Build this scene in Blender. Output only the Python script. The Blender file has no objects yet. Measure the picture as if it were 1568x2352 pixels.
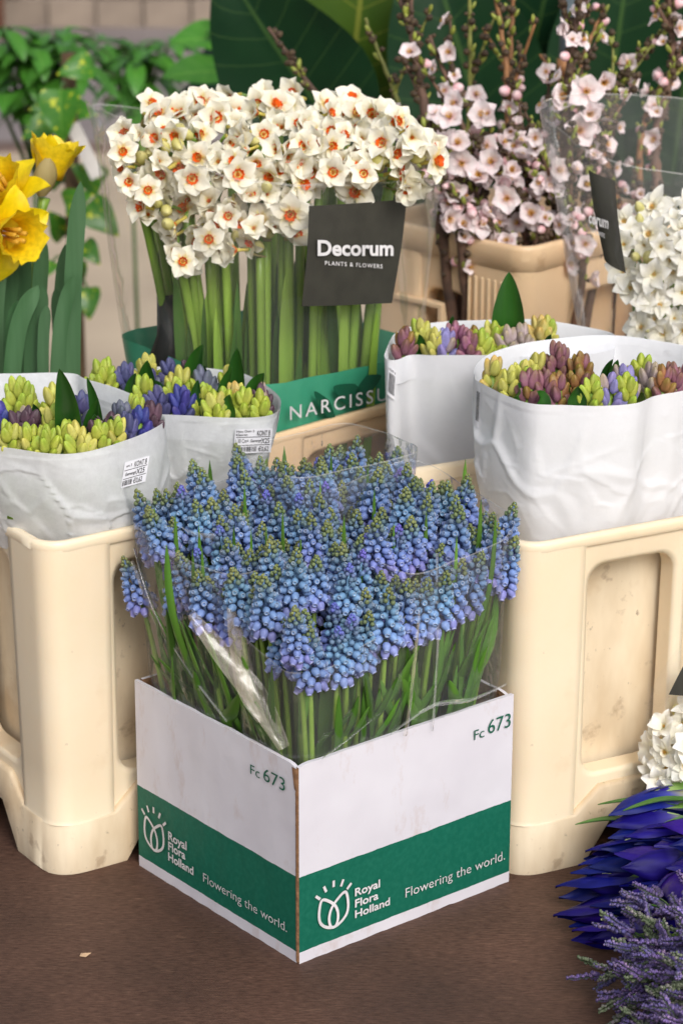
import bpy, math, random
import numpy as np
from mathutils import Vector, Matrix, noise, Quaternion
rnd = random.Random(7)
S = bpy.context.scene
COL = S.collection
R = math.radians

# ------------------------------------------------------------------ camera
F_PX, PITCH, ROLL = 5947.88, 0.334323, 0.002808
CAM = Vector((0.031422, -1.747677, 0.971671))
cd = bpy.data.cameras.new('camera'); cam = bpy.data.objects.new('camera', cd); COL.objects.link(cam)
cam.matrix_world = Matrix.Translation(CAM) @ Matrix.Rotation(math.pi/2 - PITCH, 4, 'X') @ Matrix.Rotation(ROLL, 4, 'Z')
cd.sensor_fit = 'HORIZONTAL'; cd.sensor_width = 36; cd.lens = 36*F_PX/1568
cd.clip_start = 0.05; cd.clip_end = 400
cd.dof.use_dof = True; cd.dof.focus_distance = 1.98; cd.dof.aperture_fstop = 15.5
S.camera = cam

# ------------------------------------------------------------------ daylight
SUN_EL, SUN_AZ = R(40), R(158)      # azimuth measured clockwise from +Y (north)
w = bpy.data.worlds.new('World'); S.world = w; w.use_nodes = True
nt = w.node_tree; bg = nt.nodes['Background']
sky = nt.nodes.new('ShaderNodeTexSky'); sky.sky_type = 'NISHITA'; sky.sun_disc = False
sky.sun_elevation = SUN_EL; sky.sun_rotation = SUN_AZ; sky.air_density = 1.0; sky.dust_density = 4.0; sky.ozone_density = 1.0
hs = nt.nodes.new('ShaderNodeHueSaturation'); hs.inputs['Saturation'].default_value = 0.40   # overcast: a greyer sky
nt.links.new(sky.outputs[0], hs.inputs['Color']); nt.links.new(hs.outputs[0], bg.inputs[0]); bg.inputs[1].default_value = 0.15
sl = bpy.data.lights.new('sun', 'SUN'); sl.energy = 1.6; sl.angle = R(25); sl.color = (1.0, 0.97, 0.93)
so = bpy.data.objects.new('sun', sl); COL.objects.link(so)
sd = Vector((math.sin(SUN_AZ)*math.cos(SUN_EL), math.cos(SUN_AZ)*math.cos(SUN_EL), math.sin(SUN_EL)))
so.rotation_euler = (-sd).to_track_quat('-Z', 'Y').to_euler(); so.location = sd*20
S.view_settings.view_transform = 'Standard'; S.view_settings.look = 'None'
S.view_settings.exposure = -0.04; S.view_settings.gamma = 1
S.render.engine = 'CYCLES'
cy = S.cycles; cy.max_bounces = 10; cy.transparent_max_bounces = 24; cy.diffuse_bounces = 4; cy.glossy_bounces = 3
cy.transmission_bounces = 6; cy.use_denoising = True; cy.caustics_reflective = False; cy.caustics_refractive = False
cy.sample_clamp_indirect = 6

# ------------------------------------------------------------------ helpers
def ray(x, y):
    X, Y = x-784, y-1176; cr, sr = math.cos(ROLL), math.sin(ROLL)
    u, v = cr*X+sr*Y, -sr*X+cr*Y; c, s = math.cos(PITCH), math.sin(PITCH)
    return Vector((u, F_PX*c - v*s, -F_PX*s - v*c))
def UZ(x, y, z=0.0):                  # where the line of sight of a photo point meets a height
    d = ray(x, y); return CAM + d*((z-CAM.z)/d.z)
def UY(x, y, Y):                      # ... or a depth
    d = ray(x, y); return CAM + d*((Y-CAM.y)/d.y)
def lin(c):
    c = c/255; return c/12.92 if c <= .04045 else ((c+.055)/1.055)**2.4
def rgb(r, g, b, k=1.0): return (lin(r)*k, lin(g)*k, lin(b)*k, 1)

class MB:
    def __init__(s): s.v = []; s.f = []; s.m = []; s.c = []; s.uv = {}
    def add(s, vs, fs, m=0, col=None, uv=None):
        o = len(s.v); s.v.extend([tuple(q) for q in vs]); s.f.extend([tuple(i+o for i in q) for q in fs]); s.m.extend([m]*len(fs))
        if col is None: s.c.extend([(0, 0, 0, 1)]*len(vs))
        elif isinstance(col, tuple): s.c.extend([col]*len(vs))
        else: s.c.extend(col)
        return o
    def grid(s, rows, m=0, cols=None, close=False, flip=False):
        n = len(rows[0]); vs = [p for r_ in rows for p in r_]; fs = []
        for i in range(len(rows)-1):
            for j in range(n if close else n-1):
                a, b = i*n+j, i*n+(j+1) % n
                q = (a, b, b+n, a+n); fs.append(q[::-1] if flip else q)
        cc = None
        if cols is not None: cc = [c for r_ in cols for c in r_]
        return s.add(vs, fs, m, cc)
    def tube(s, pts, rad, n=6, m=0, col=None, cap=True, flat=1.0):
        pts = [Vector(p) for p in pts]; rows = []
        if not hasattr(rad, '__len__'): rad = [rad]*len(pts)
        ref = None
        for i, p in enumerate(pts):
            t = (pts[min(i+1, len(pts)-1)]-pts[max(i-1, 0)]).normalized()
            if ref is None: ref = t.orthogonal().normalized()
            ref = (ref - t*ref.dot(t)).normalized(); b = t.cross(ref)
            rows.append([p + (ref*math.cos(k*2*math.pi/n) + b*(flat*math.sin(k*2*math.pi/n)))*rad[i] for k in range(n)])
        cc = None
        if col is not None and not isinstance(col, tuple): cc = [[c]*n for c in col]
        elif col is not None: cc = [[col]*n]*len(rows)
        o = s.grid(rows, m, cc, close=True)
        if cap:
            s.f.append(tuple(o+k for k in range(n))[::-1]); s.m.append(m)
            e = o+(len(rows)-1)*n; s.f.append(tuple(e+k for k in range(n))); s.m.append(m)
    def mesh(s, name, mats, smooth=True):
        me = bpy.data.meshes.new(name); me.from_pydata(s.v, [], s.f)
        for q in (mats if isinstance(mats, (list, tuple)) else [mats]): me.materials.append(q)
        if any(s.m): me.polygons.foreach_set('material_index', s.m)
        if smooth: me.polygons.foreach_set('use_smooth', [True]*len(s.f))
        ca = me.color_attributes.new('tint', 'FLOAT_COLOR', 'POINT')
        ca.data.foreach_set('color', np.array(s.c, dtype=np.float32).ravel())
        me.update(); return me
def ob(name, me, parent=None, mat=None):
    o = bpy.data.objects.new(name, me); COL.objects.link(o)
    if parent is not None: o.parent = parent
    if mat is not None: o.matrix_local = mat
    return o
def build(mb, name, mats, parent=None, mat=None, smooth=True): return ob(name, mb.mesh(name, mats, smooth), parent, mat)
def tag(o, label, cat, group=None, kind=None):
    o['label'] = label; o['category'] = cat
    if group: o['group'] = group
    if kind: o['kind'] = kind
    return o
def thing(name, loc, label, cat, group=None, rz=0):
    o = bpy.data.objects.new(name, None); COL.objects.link(o); o.empty_display_size = .02
    o.matrix_local = Matrix.Translation(loc) @ Matrix.Rotation(rz, 4, 'Z')
    return tag(o, label, cat, group)
def aim(loc, d, roll=0, sc=1.0):       # local +Z turned to d
    q = Vector(d).normalized().to_track_quat('Z', 'Y')
    return Matrix.Translation(loc) @ q.to_matrix().to_4x4() @ Matrix.Rotation(roll, 4, 'Z') @ (Matrix.Scale(sc, 4) if not hasattr(sc, '__len__') else Matrix.Diagonal((*sc, 1)))
def bez(a, b, c, n):
    a, b, c = Vector(a), Vector(b), Vector(c)
    return [a*(1-t)**2 + b*2*t*(1-t) + c*t*t for t in [i/(n-1) for i in range(n)]]
def smooth_path(pts, n):
    pts = [Vector(p) for p in pts]; out = []; k = len(pts)-1
    for i in range(n):
        t = i/(n-1)*k; j = min(int(t), k-1); u = t-j
        p0, p1, p2, p3 = pts[max(j-1, 0)], pts[j], pts[j+1], pts[min(j+2, k)]
        out.append(.5*((2*p1)+(p2-p0)*u+(2*p0-5*p1+4*p2-p3)*u*u+(3*p1-p0-3*p2+p3)*u**3))
    return out
def closed_path(pts, n):
    pts = [Vector(p) for p in pts]; k = len(pts); out = []
    L = [0]
    for i in range(k): L.append(L[-1]+(pts[(i+1) % k]-pts[i]).length)
    for i in range(n):
        d = i/n*L[-1]; j = max(q for q in range(k) if L[q] <= d+1e-9); u = (d-L[j])/(L[j+1]-L[j])
        p0, p1, p2, p3 = pts[j-1], pts[j], pts[(j+1) % k], pts[(j+2) % k]
        out.append(.5*((2*p1)+(p2-p0)*u+(2*p0-5*p1+4*p2-p3)*u*u+(3*p1-p0-3*p2+p3)*u**3))
    return out

# ------------------------------------------------------------------ materials
def nodes_of(name):
    m = bpy.data.materials.new(name); m.use_nodes = True; t = m.node_tree
    return m, t, t.nodes['Principled BSDF'], t.nodes.new, t.links.new
def mat(name, col, rough=.5, var=.12, scale=30., col2=None, bump=0., bscale=80., rand=0., spec=.5, trans=0., coat=0., stretch=None, tintramp=None, sss=0., rimcol=None, huerand=0., specks=None):
    """principled surface; noise mottling col->col2, random value per object, optional ramp over the vertex attribute 'tint'"""
    m, t, p, N, L = nodes_of(name)
    p.inputs['Roughness'].default_value = rough; p.inputs['Specular IOR Level'].default_value = spec
    if coat: p.inputs['Coat Weight'].default_value = coat; p.inputs['Coat Roughness'].default_value = .15
    tc = N('ShaderNodeTexCoord'); mp = N('ShaderNodeMapping'); L(tc.outputs['Object'], mp.inputs[0])
    if stretch: mp.inputs['Scale'].default_value = stretch
    nz = N('ShaderNodeTexNoise'); nz.inputs['Scale'].default_value = scale; nz.inputs['Detail'].default_value = 4; L(mp.outputs[0], nz.inputs['Vector'])
    if col2 is None: col2 = tuple(c*(1-var*2.2) for c in col[:3])+(1,)
    mr = N('ShaderNodeMapRange'); mr.inputs[1].default_value = .35; mr.inputs[2].default_value = .68; L(nz.outputs[0], mr.inputs[0])
    mx = N('ShaderNodeMix'); mx.data_type = 'RGBA'; mx.inputs['A'].default_value = col; mx.inputs['B'].default_value = col2; L(mr.outputs[0], mx.inputs['Factor'])
    out = mx.outputs['Result']
    if tintramp:
        at = N('ShaderNodeAttribute'); at.attribute_name = 'tint'; sp = N('ShaderNodeSeparateColor'); L(at.outputs['Color'], sp.inputs[0])
        cr = N('ShaderNodeValToRGB'); e = cr.color_ramp.elements
        while len(e) < len(tintramp): e.new(.5)
        for q, (pos, c) in zip(e, tintramp): q.position = pos; q.color = c
        L(sp.outputs[0], cr.inputs[0])
        m2 = N('ShaderNodeMix'); m2.data_type = 'RGBA'; m2.blend_type = 'MULTIPLY'; m2.inputs['Factor'].default_value = 1
        mv = N('ShaderNodeMapRange'); mv.inputs[3].default_value = 1.0; mv.inputs[4].default_value = 1-var*2.2; L(mr.outputs[0], mv.inputs[0])
        L(cr.outputs[0], m2.inputs['A']); L(mv.outputs[0], m2.inputs['B']); out = m2.outputs['Result']
        if rimcol:
            m3 = N('ShaderNodeMix'); m3.data_type = 'RGBA'; m3.inputs['B'].default_value = rimcol; L(out, m3.inputs['A']); L(sp.outputs[1], m3.inputs['Factor']); out = m3.outputs['Result']
    if specks:                            # small stains and nicks of another colour: (colour, scale, threshold, strength)
        for (sc_, s_s, s_t, s_k) in specks:
            ns = N('ShaderNodeTexNoise'); ns.inputs['Scale'].default_value = s_s; ns.inputs['Detail'].default_value = 5; ns.inputs['Roughness'].default_value = .6; L(tc.outputs['Object'], ns.inputs['Vector'])
            rs = N('ShaderNodeMapRange'); rs.inputs[1].default_value = s_t; rs.inputs[2].default_value = s_t+.09; rs.inputs[4].default_value = s_k; L(ns.outputs[0], rs.inputs[0])
            xs = N('ShaderNodeMix'); xs.data_type = 'RGBA'; xs.inputs['B'].default_value = sc_; L(out, xs.inputs['A']); L(rs.outputs[0], xs.inputs['Factor']); out = xs.outputs['Result']
    if rand or huerand:
        oi = N('ShaderNodeObjectInfo'); hv = N('ShaderNodeHueSaturation'); r2 = N('ShaderNodeMapRange')
        r2.inputs[3].default_value = 1-rand; r2.inputs[4].default_value = 1+rand; L(oi.outputs['Random'], r2.inputs[0]); L(r2.outputs[0], hv.inputs['Value'])
        if huerand:
            mm = N('ShaderNodeMath'); mm.operation = 'FRACT'; mq = N('ShaderNodeMath'); mq.operation = 'MULTIPLY'; mq.inputs[1].default_value = 7.31
            L(oi.outputs['Random'], mq.inputs[0]); L(mq.outputs[0], mm.inputs[0])
            r3 = N('ShaderNodeMapRange'); r3.inputs[3].default_value = .5-huerand; r3.inputs[4].default_value = .5+huerand; L(mm.outputs[0], r3.inputs[0]); L(r3.outputs[0], hv.inputs['Hue'])
        L(out, hv.inputs['Color']); out = hv.outputs[0]
    L(out, p.inputs['Base Color'])
    if bump:
        nb = N('ShaderNodeTexNoise'); nb.inputs['Scale'].default_value = bscale; nb.inputs['Detail'].default_value = 3; L(mp.outputs[0], nb.inputs['Vector'])
        bp = N('ShaderNodeBump'); bp.inputs['Strength'].default_value = bump; bp.inputs['Distance'].default_value = .002; L(nb.outputs[0], bp.inputs['Height']); L(bp.outputs[0], p.inputs['Normal'])
    if sss:
        p.inputs['Subsurface Weight'].default_value = sss; p.inputs['Subsurface Radius'].default_value = (.012, .008, .005); p.inputs['Subsurface Scale'].default_value = 1.0
    if trans:
        tl = N('ShaderNodeBsdfTranslucent'); L(out, tl.inputs[0]); ms = N('ShaderNodeMixShader'); ms.inputs[0].default_value = trans
        L(p.outputs[0], ms.inputs[1]); L(tl.outputs[0], ms.inputs[2]); L(ms.outputs[0], t.nodes['Material Output'].inputs[0])
    return m
def film(name, tint=(1, 1, 1, 1), gloss=.05, haze=.03, rough=.08, bump=.5, bscale=60, dcol=(.85, .85, .85, 1), edge=.55):
    """thin clear foil: mostly transparent, glossy towards grazing, a touch of haze"""
    m = bpy.data.materials.new(name); m.use_nodes = True; t = m.node_tree; t.nodes.clear(); N, L = t.nodes.new, t.links.new
    o = N('ShaderNodeOutputMaterial'); tr = N('ShaderNodeBsdfTransparent'); tr.inputs[0].default_value = tint
    gl = N('ShaderNodeBsdfGlossy'); gl.inputs['Roughness'].default_value = rough; gl.inputs[0].default_value = (.95, .95, .95, 1)
    df = N('ShaderNodeBsdfDiffuse'); df.inputs[0].default_value = dcol
    tc = N('ShaderNodeTexCoord'); nz = N('ShaderNodeTexNoise'); nz.inputs['Scale'].default_value = bscale; nz.inputs['Detail'].default_value = 2; L(tc.outputs['Object'], nz.inputs['Vector'])
    bp = N('ShaderNodeBump'); bp.inputs['Strength'].default_value = bump; bp.inputs['Distance'].default_value = .004; L(nz.outputs[0], bp.inputs['Height']); L(bp.outputs[0], gl.inputs['Normal'])
    lw = N('ShaderNodeLayerWeight'); lw.inputs[0].default_value = .18; L(bp.outputs[0], lw.inputs['Normal'])
    ad = N('ShaderNodeMath'); ad.operation = 'MULTIPLY_ADD'; ad.inputs[1].default_value = edge; ad.inputs[2].default_value = gloss; ad.use_clamp = True; L(lw.outputs['Fresnel'], ad.inputs[0])
    m1 = N('ShaderNodeMixShader'); m1.inputs[0].default_value = haze; L(tr.outputs[0], m1.inputs[1]); L(df.outputs[0], m1.inputs[2])
    m2 = N('ShaderNodeMixShader'); L(ad.outputs[0], m2.inputs[0]); L(m1.outputs[0], m2.inputs[1]); L(gl.outputs[0], m2.inputs[2]); L(m2.outputs[0], o.inputs[0])
    return m

M = {}
M['cream'] = mat('cream_plastic', rgb(242, 226, 198), .42, col2=rgb(238, 218, 186), scale=9, bump=.05, bscale=300, sss=.12, specks=[(rgb(178, 140, 96), 26, .66, .45), (rgb(120, 84, 60), 110, .70, .6), (rgb(214, 182, 140), 7, .56, .35)])
M['cream_dirty'] = mat('scuffed_cream_plastic', rgb(238, 222, 194), .55, col2=rgb(208, 186, 154), scale=22, bump=.2, bscale=150, stretch=(1, 1, .35), specks=[(rgb(150, 122, 96), 40, .60, .5), (rgb(96, 76, 62), 120, .66, .6), (rgb(196, 168, 130), 9, .52, .5)])
M['peach'] = mat('peach_plastic', rgb(236, 206, 168), .42, col2=rgb(228, 194, 154), scale=9, bump=.04, bscale=300, sss=.1, specks=[(rgb(178, 134, 92), 24, .64, .4), (rgb(110, 78, 56), 110, .70, .5)])
M['stem'] = mat('green_stem', rgb(136, 168, 66), .4, col2=rgb(98, 138, 46), scale=25, rand=.25, stretch=(1, 1, .2))
M['stem_dark'] = mat('dark_green_stem', rgb(70, 106, 40), .4, col2=rgb(44, 78, 30), scale=25, rand=.3, stretch=(1, 1, .2))
M['leaf'] = mat('strap_leaf', rgb(108, 154, 58), .38, col2=rgb(76, 126, 44), scale=40, rand=.35, stretch=(1, 1, .1), trans=.28)
M['leaf_blue'] = mat('bluish_strap_leaf', rgb(84, 122, 84), .42, col2=rgb(58, 98, 58), scale=60, rand=.2, stretch=(1, 1, .05), trans=.15)
M['leaf_hy'] = mat('hyacinth_leaf', rgb(44, 92, 28), .28, col2=rgb(30, 70, 24), scale=70, rand=.2, stretch=(1, 1, .08), coat=.2, trans=.12)
M['kraft'] = mat('kraft_board', rgb(150, 112, 80), .8, col2=rgb(112, 80, 56), scale=200, bump=.5, bscale=500)
M['film'] = film('clear_foil', gloss=.035, haze=.045, bump=.8)
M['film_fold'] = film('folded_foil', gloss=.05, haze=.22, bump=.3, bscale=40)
M['film_reflect'] = film('painted_reflection_foil', gloss=.045, haze=.17, rough=.22, bump=.7, bscale=50, dcol=(.78, .68, .54, 1))  # beige diffuse colour stands in for the bucket's reflection in clear film
M['film_big'] = film('clear_sleeve_foil', gloss=.02, haze=.03, bump=.6, bscale=25, edge=.34)
M['black'] = mat('black_rubber', rgb(24, 26, 26), .5)
M['ink'] = mat('black_ink', rgb(30, 30, 34), .6)
M['white_ink'] = mat('white_ink', rgb(228, 226, 228), .55)
M['green_ink'] = mat('green_ink', rgb(16, 98, 76), .6)
M['label_white'] = mat('sticker_paper', rgb(236, 236, 242), .5, var=.02)

# ------------------------------------------------------------------ the setting
def box_mb(mb, x0, x1, y0, y1, z0, z1, m=0, bev=0.0):
    vs = [(x0, y0, z0), (x1, y0, z0), (x1, y1, z0), (x0, y1, z0), (x0+bev, y0+bev, z1), (x1-bev, y0+bev, z1), (x1-bev, y1-bev, z1), (x0+bev, y1-bev, z1)]
    if bev:
        vs2 = vs[:4]+[(x0, y0, z1-bev), (x1, y0, z1-bev), (x1, y1, z1-bev), (x0, y1, z1-bev)]+vs[4:]
        mb.add(vs2, [(0, 3, 2, 1), (8, 9, 10, 11)]+[(i, (i+1) % 4, (i+1) % 4+4, i+4) for i in range(4)]+[(i+4, (i+1) % 4+4, (i+1) % 4+8, i+8) for i in range(4)], m)
    else:
        mb.add(vs, [(0, 3, 2, 1), (4, 5, 6, 7)]+[(i, (i+1) % 4, (i+1) % 4+4, i+4) for i in range(4)], m)
GZ = -0.75
mg = mat('sandy_paving', rgb(192, 174, 150), .85, col2=rgb(168, 150, 130), scale=1.6, bump=.3, bscale=60)
ma = mat('grey_asphalt', rgb(140, 130, 128), .85, col2=rgb(120, 110, 109), scale=1.2, bump=.3, bscale=90)
mk = mat('kerb_stone', rgb(120, 98, 88), .85, col2=rgb(92, 74, 66), scale=6)
g = MB(); g.add([(-60, -30, GZ-.15), (60, -30, GZ-.15), (60, 90, GZ-.15), (-60, 90, GZ-.15)], [(0, 1, 2, 3)])
o = build(g, 'road', ma, smooth=False); o['kind'] = 'structure'
g = MB(); box_mb(g, -60, 60, -30, 6.9, GZ-.148, GZ)
o = build(g, 'pavement', mg, smooth=False); o['kind'] = 'structure'
kerb = bpy.data.objects.new('kerb', None); COL.objects.link(kerb); kerb['kind'] = 'structure'
km = MB(); box_mb(km, 0, .96, 0, .16, 0, .155, bev=.012); kme = km.mesh('kerb_stone', mk, False)
for i in range(-4, 5): ob('kerb_stone', kme, kerb, Matrix.Translation((i*.97, 6.905, GZ-.148)))
# low wall of blocks across the road
mbk = mat('wall_block_stone', rgb(146, 132, 118), .9, col2=rgb(116, 104, 94), scale=4, rand=.22, bump=.4, bscale=40)
wall = thing('block_wall', (0, 10.7, GZ-.15), 'low wall of grey brown stone blocks across the road', 'wall')
bm_ = MB(); box_mb(bm_, 0, .215, 0, .2, 0, .135, bev=.012); bme = bm_.mesh('stone_block', mbk, False)
for r_ in range(4):
    for i in range(-9, 11): ob('stone_block', bme, wall, Matrix.Translation((i*.228 + (r_ % 2)*.11, rnd.uniform(-.012, .012), r_*.146)))
mo = MB(); box_mb(mo, -2.1, 2.45, .02, .19, 0, .575); build(mo, 'mortar_core', mat('mortar', rgb(132, 120, 109), .95), wall, smooth=False)
# grey slab bench by the wall
bn = thing('slab_bench', (-1.92, 10.35, GZ-.15), 'grey slab on dark legs standing before the block wall', 'bench')
mbn = mat('weathered_slab', rgb(150, 146, 142), .8, col2=rgb(120, 116, 112), scale=8)
q = MB(); box_mb(q, -.5, .36, -.2, .2, .30, .42, bev=.01); build(q, 'slab', mbn, bn, smooth=False)
for x in (-.4, -.02, .3):
    q = MB(); box_mb(q, x, x+.06, -.16, .16, 0, .298, bev=.004); build(q, 'leg', mat('dark_leg', rgb(48, 36, 30), .8) if x != .3 else mat('rusty_leg', rgb(120, 70, 44), .8), bn, smooth=False)
q = MB(); box_mb(q, -.46, .33, .17, .19, 0, .298); build(q, 'shade_panel', mat('slab_shade', rgb(26, 20, 18), .9), bn, smooth=False)  # dark sheet put in for the shade under the slab

# ------------------------------------------------------------------ table top
def table_material():
    m, t, p, N, L = nodes_of('brown_film_plywood')
    tc = N('ShaderNodeTexCoord'); mp = N('ShaderNodeMapping'); L(tc.outputs['Object'], mp.inputs[0]); mp.inputs['Rotation'].default_value = (0, 0, R(-4)); mp.inputs['Scale'].default_value = (1, 4.2, 1)
    n1 = N('ShaderNodeTexNoise'); n1.inputs['Scale'].default_value = 120; n1.inputs['Detail'].default_value = 5; n1.inputs['Roughness'].default_value = .65; L(mp.outputs[0], n1.inputs['Vector'])
    n2 = N('ShaderNodeTexNoise'); n2.inputs['Scale'].default_value = 7; n2.inputs['Detail'].default_value = 4; L(tc.outputs['Object'], n2.inputs['Vector'])
    n3 = N('ShaderNodeTexNoise'); n3.inputs['Scale'].default_value = 34; n3.inputs['Detail'].default_value = 6; n3.inputs['Roughness'].default_value = .7; L(mp.outputs[0], n3.inputs['Vector'])
    c1 = N('ShaderNodeValToRGB'); e = c1.color_ramp.elements; e[0].position = .34; e[0].color = rgb(68, 47, 38); e[1].position = .68; e[1].color = rgb(102, 76, 63); L(n1.outputs[0], c1.inputs[0])
    mx = N('ShaderNodeMix'); mx.data_type = 'RGBA'; mx.blend_type = 'MULTIPLY'; mx.inputs['Factor'].default_value = 1; L(c1.outputs[0], mx.inputs['A'])
    c2 = N('ShaderNodeValToRGB'); e = c2.color_ramp.elements; e[0].position = .35; e[0].color = (.70, .69, .70, 1); e[1].position = .7; e[1].color = (1.2, 1.17, 1.16, 1); L(n2.outputs[0], c2.inputs[0]); L(c2.outputs[0], mx.inputs['B'])
    c3 = N('ShaderNodeValToRGB'); e = c3.color_ramp.elements; e[0].position = .60; e[0].color = (0, 0, 0, 1); e[1].position = .72; e[1].color = (1, 1, 1, 1); L(n3.outputs[0], c3.inputs[0])
    sc = N('ShaderNodeMath'); sc.operation = 'MULTIPLY'; sc.inputs[1].default_value = .34; L(c3.outputs[0], sc.inputs[0])
    m2 = N('ShaderNodeMix'); m2.data_type = 'RGBA'; L(sc.outputs[0], m2.inputs['Factor']); L(mx.outputs['Result'], m2.inputs['A']); m2.inputs['B'].default_value = rgb(150, 118, 96)
    L(m2.outputs['Result'], p.inputs['Base Color'])
    rr = N('ShaderNodeMapRange'); rr.inputs[3].default_value = .5; rr.inputs[4].default_value = .72; L(n2.outputs[0], rr.inputs[0]); L(rr.outputs[0], p.inputs['Roughness']); p.inputs['Specular IOR Level'].default_value = .3
    bp = N('ShaderNodeBump'); bp.inputs['Strength'].default_value = .35; bp.inputs['Distance'].default_value = .0012; L(n1.outputs[0], bp.inputs['Height']); L(bp.outputs[0], p.inputs['Normal'])
    return m
tb = thing('display_table', (0, .4, 0), 'worn dark brown plywood table top under the flower buckets', 'table')
q = MB(); box_mb(q, -1.1, 1.3, -.9, .8, -.02, 0, bev=.002); build(q, 'table_top', table_material(), tb, smooth=False)
for x in (-1.0, 1.2):
    for y in (-.8, .7):
        q = MB(); box_mb(q, x-.03, x+.03, y-.03, y+.03, GZ, -.021); build(q, 'leg', M['black'], tb, smooth=False)
ch = UZ(195, 2197, 0); q = MB()
q.add([(-.004, -.002, .0006), (.001, -.003, .0004), (.005, .001, .002), (.002, .002, .001), (-.003, .001, .0018), (0, -.001, .003)], [(0, 1, 5), (1, 2, 5), (2, 3, 5), (3, 4, 5), (4, 0, 5), (4, 3, 2, 1, 0)])
tag(build(q, 'wood_chip', mat('pale_chip', rgb(196, 164, 130), .8), None, Matrix.Translation(ch+Vector((0, 0, .0004))), False), 'tiny pale wood chip lying on the bare brown table', 'wood chip')

# ------------------------------------------------------------------ lettering
def text_raw(body, spacing=1.0, bold=0.0, shear=0.0):
    cu = bpy.data.curves.new('lettering', 'FONT'); cu.body = body; cu.size = 1; cu.space_character = spacing; cu.offset = bold; cu.shear = shear; cu.resolution_u = 4
    tmp = bpy.data.objects.new('lettering_tmp', cu); COL.objects.link(tmp)
    dg = bpy.context.evaluated_depsgraph_get(); me = bpy.data.meshes.new_from_object(tmp.evaluated_get(dg))
    bpy.data.objects.remove(tmp); bpy.data.curves.remove(cu)
    return me
CAPH = None
def lettering(body, m, fr, u0, z0, u1, capz, parent, spacing=1.0, bold=0.0, shear=0., d=.0005, name='lettering', slope=0.0, warp=None):
    """flat printed letters laid on frame fr (origin, x dir, y dir, normal): baseline from (u0,z0), ink width to u1, capital height capz"""
    global CAPH
    if CAPH is None:
        h = text_raw('H'); CAPH = max(v.co.y for v in h.vertices); bpy.data.meshes.remove(h)
    me = text_raw(body, spacing, bold, shear); xs = [v.co.x for v in me.vertices]; a, b = min(xs), max(xs)
    sx, sy = (u1-u0)/(b-a), capz/CAPH
    for v in me.vertices:
        x = u0+(v.co.x-a)*sx; y = z0+v.co.y*sy + slope*(v.co.x-a)*sx; dd = d
        if warp: dd = d+warp(x, y)
        v.co = fr[0]+fr[1]*x+fr[2]*y+fr[3]*dd
    me.materials.clear(); me.materials.append(m)
    return ob(name, me, parent)
def ribbon(mb, pts, wd, fr, d=.0005, close=False):
    P = [Vector(q) for q in pts]; n = len(P); L_ = []
    for i in range(n):
        t = (P[(i+1) % n]-P[i-1]) if close else (P[min(i+1, n-1)]-P[max(i-1, 0)])
        t.normalize(); nn = Vector((-t.y, t.x)); L_.append((P[i]+nn*wd/2, P[i]-nn*wd/2))
    vs = [fr[0]+fr[1]*q.x+fr[2]*q.y+fr[3]*d for pr in L_ for q in pr]
    mb.add(vs, [(2*i, 2*i+1, (2*i+3) % (2*n), (2*i+2) % (2*n)) for i in range(n if close else n-1)])

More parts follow.
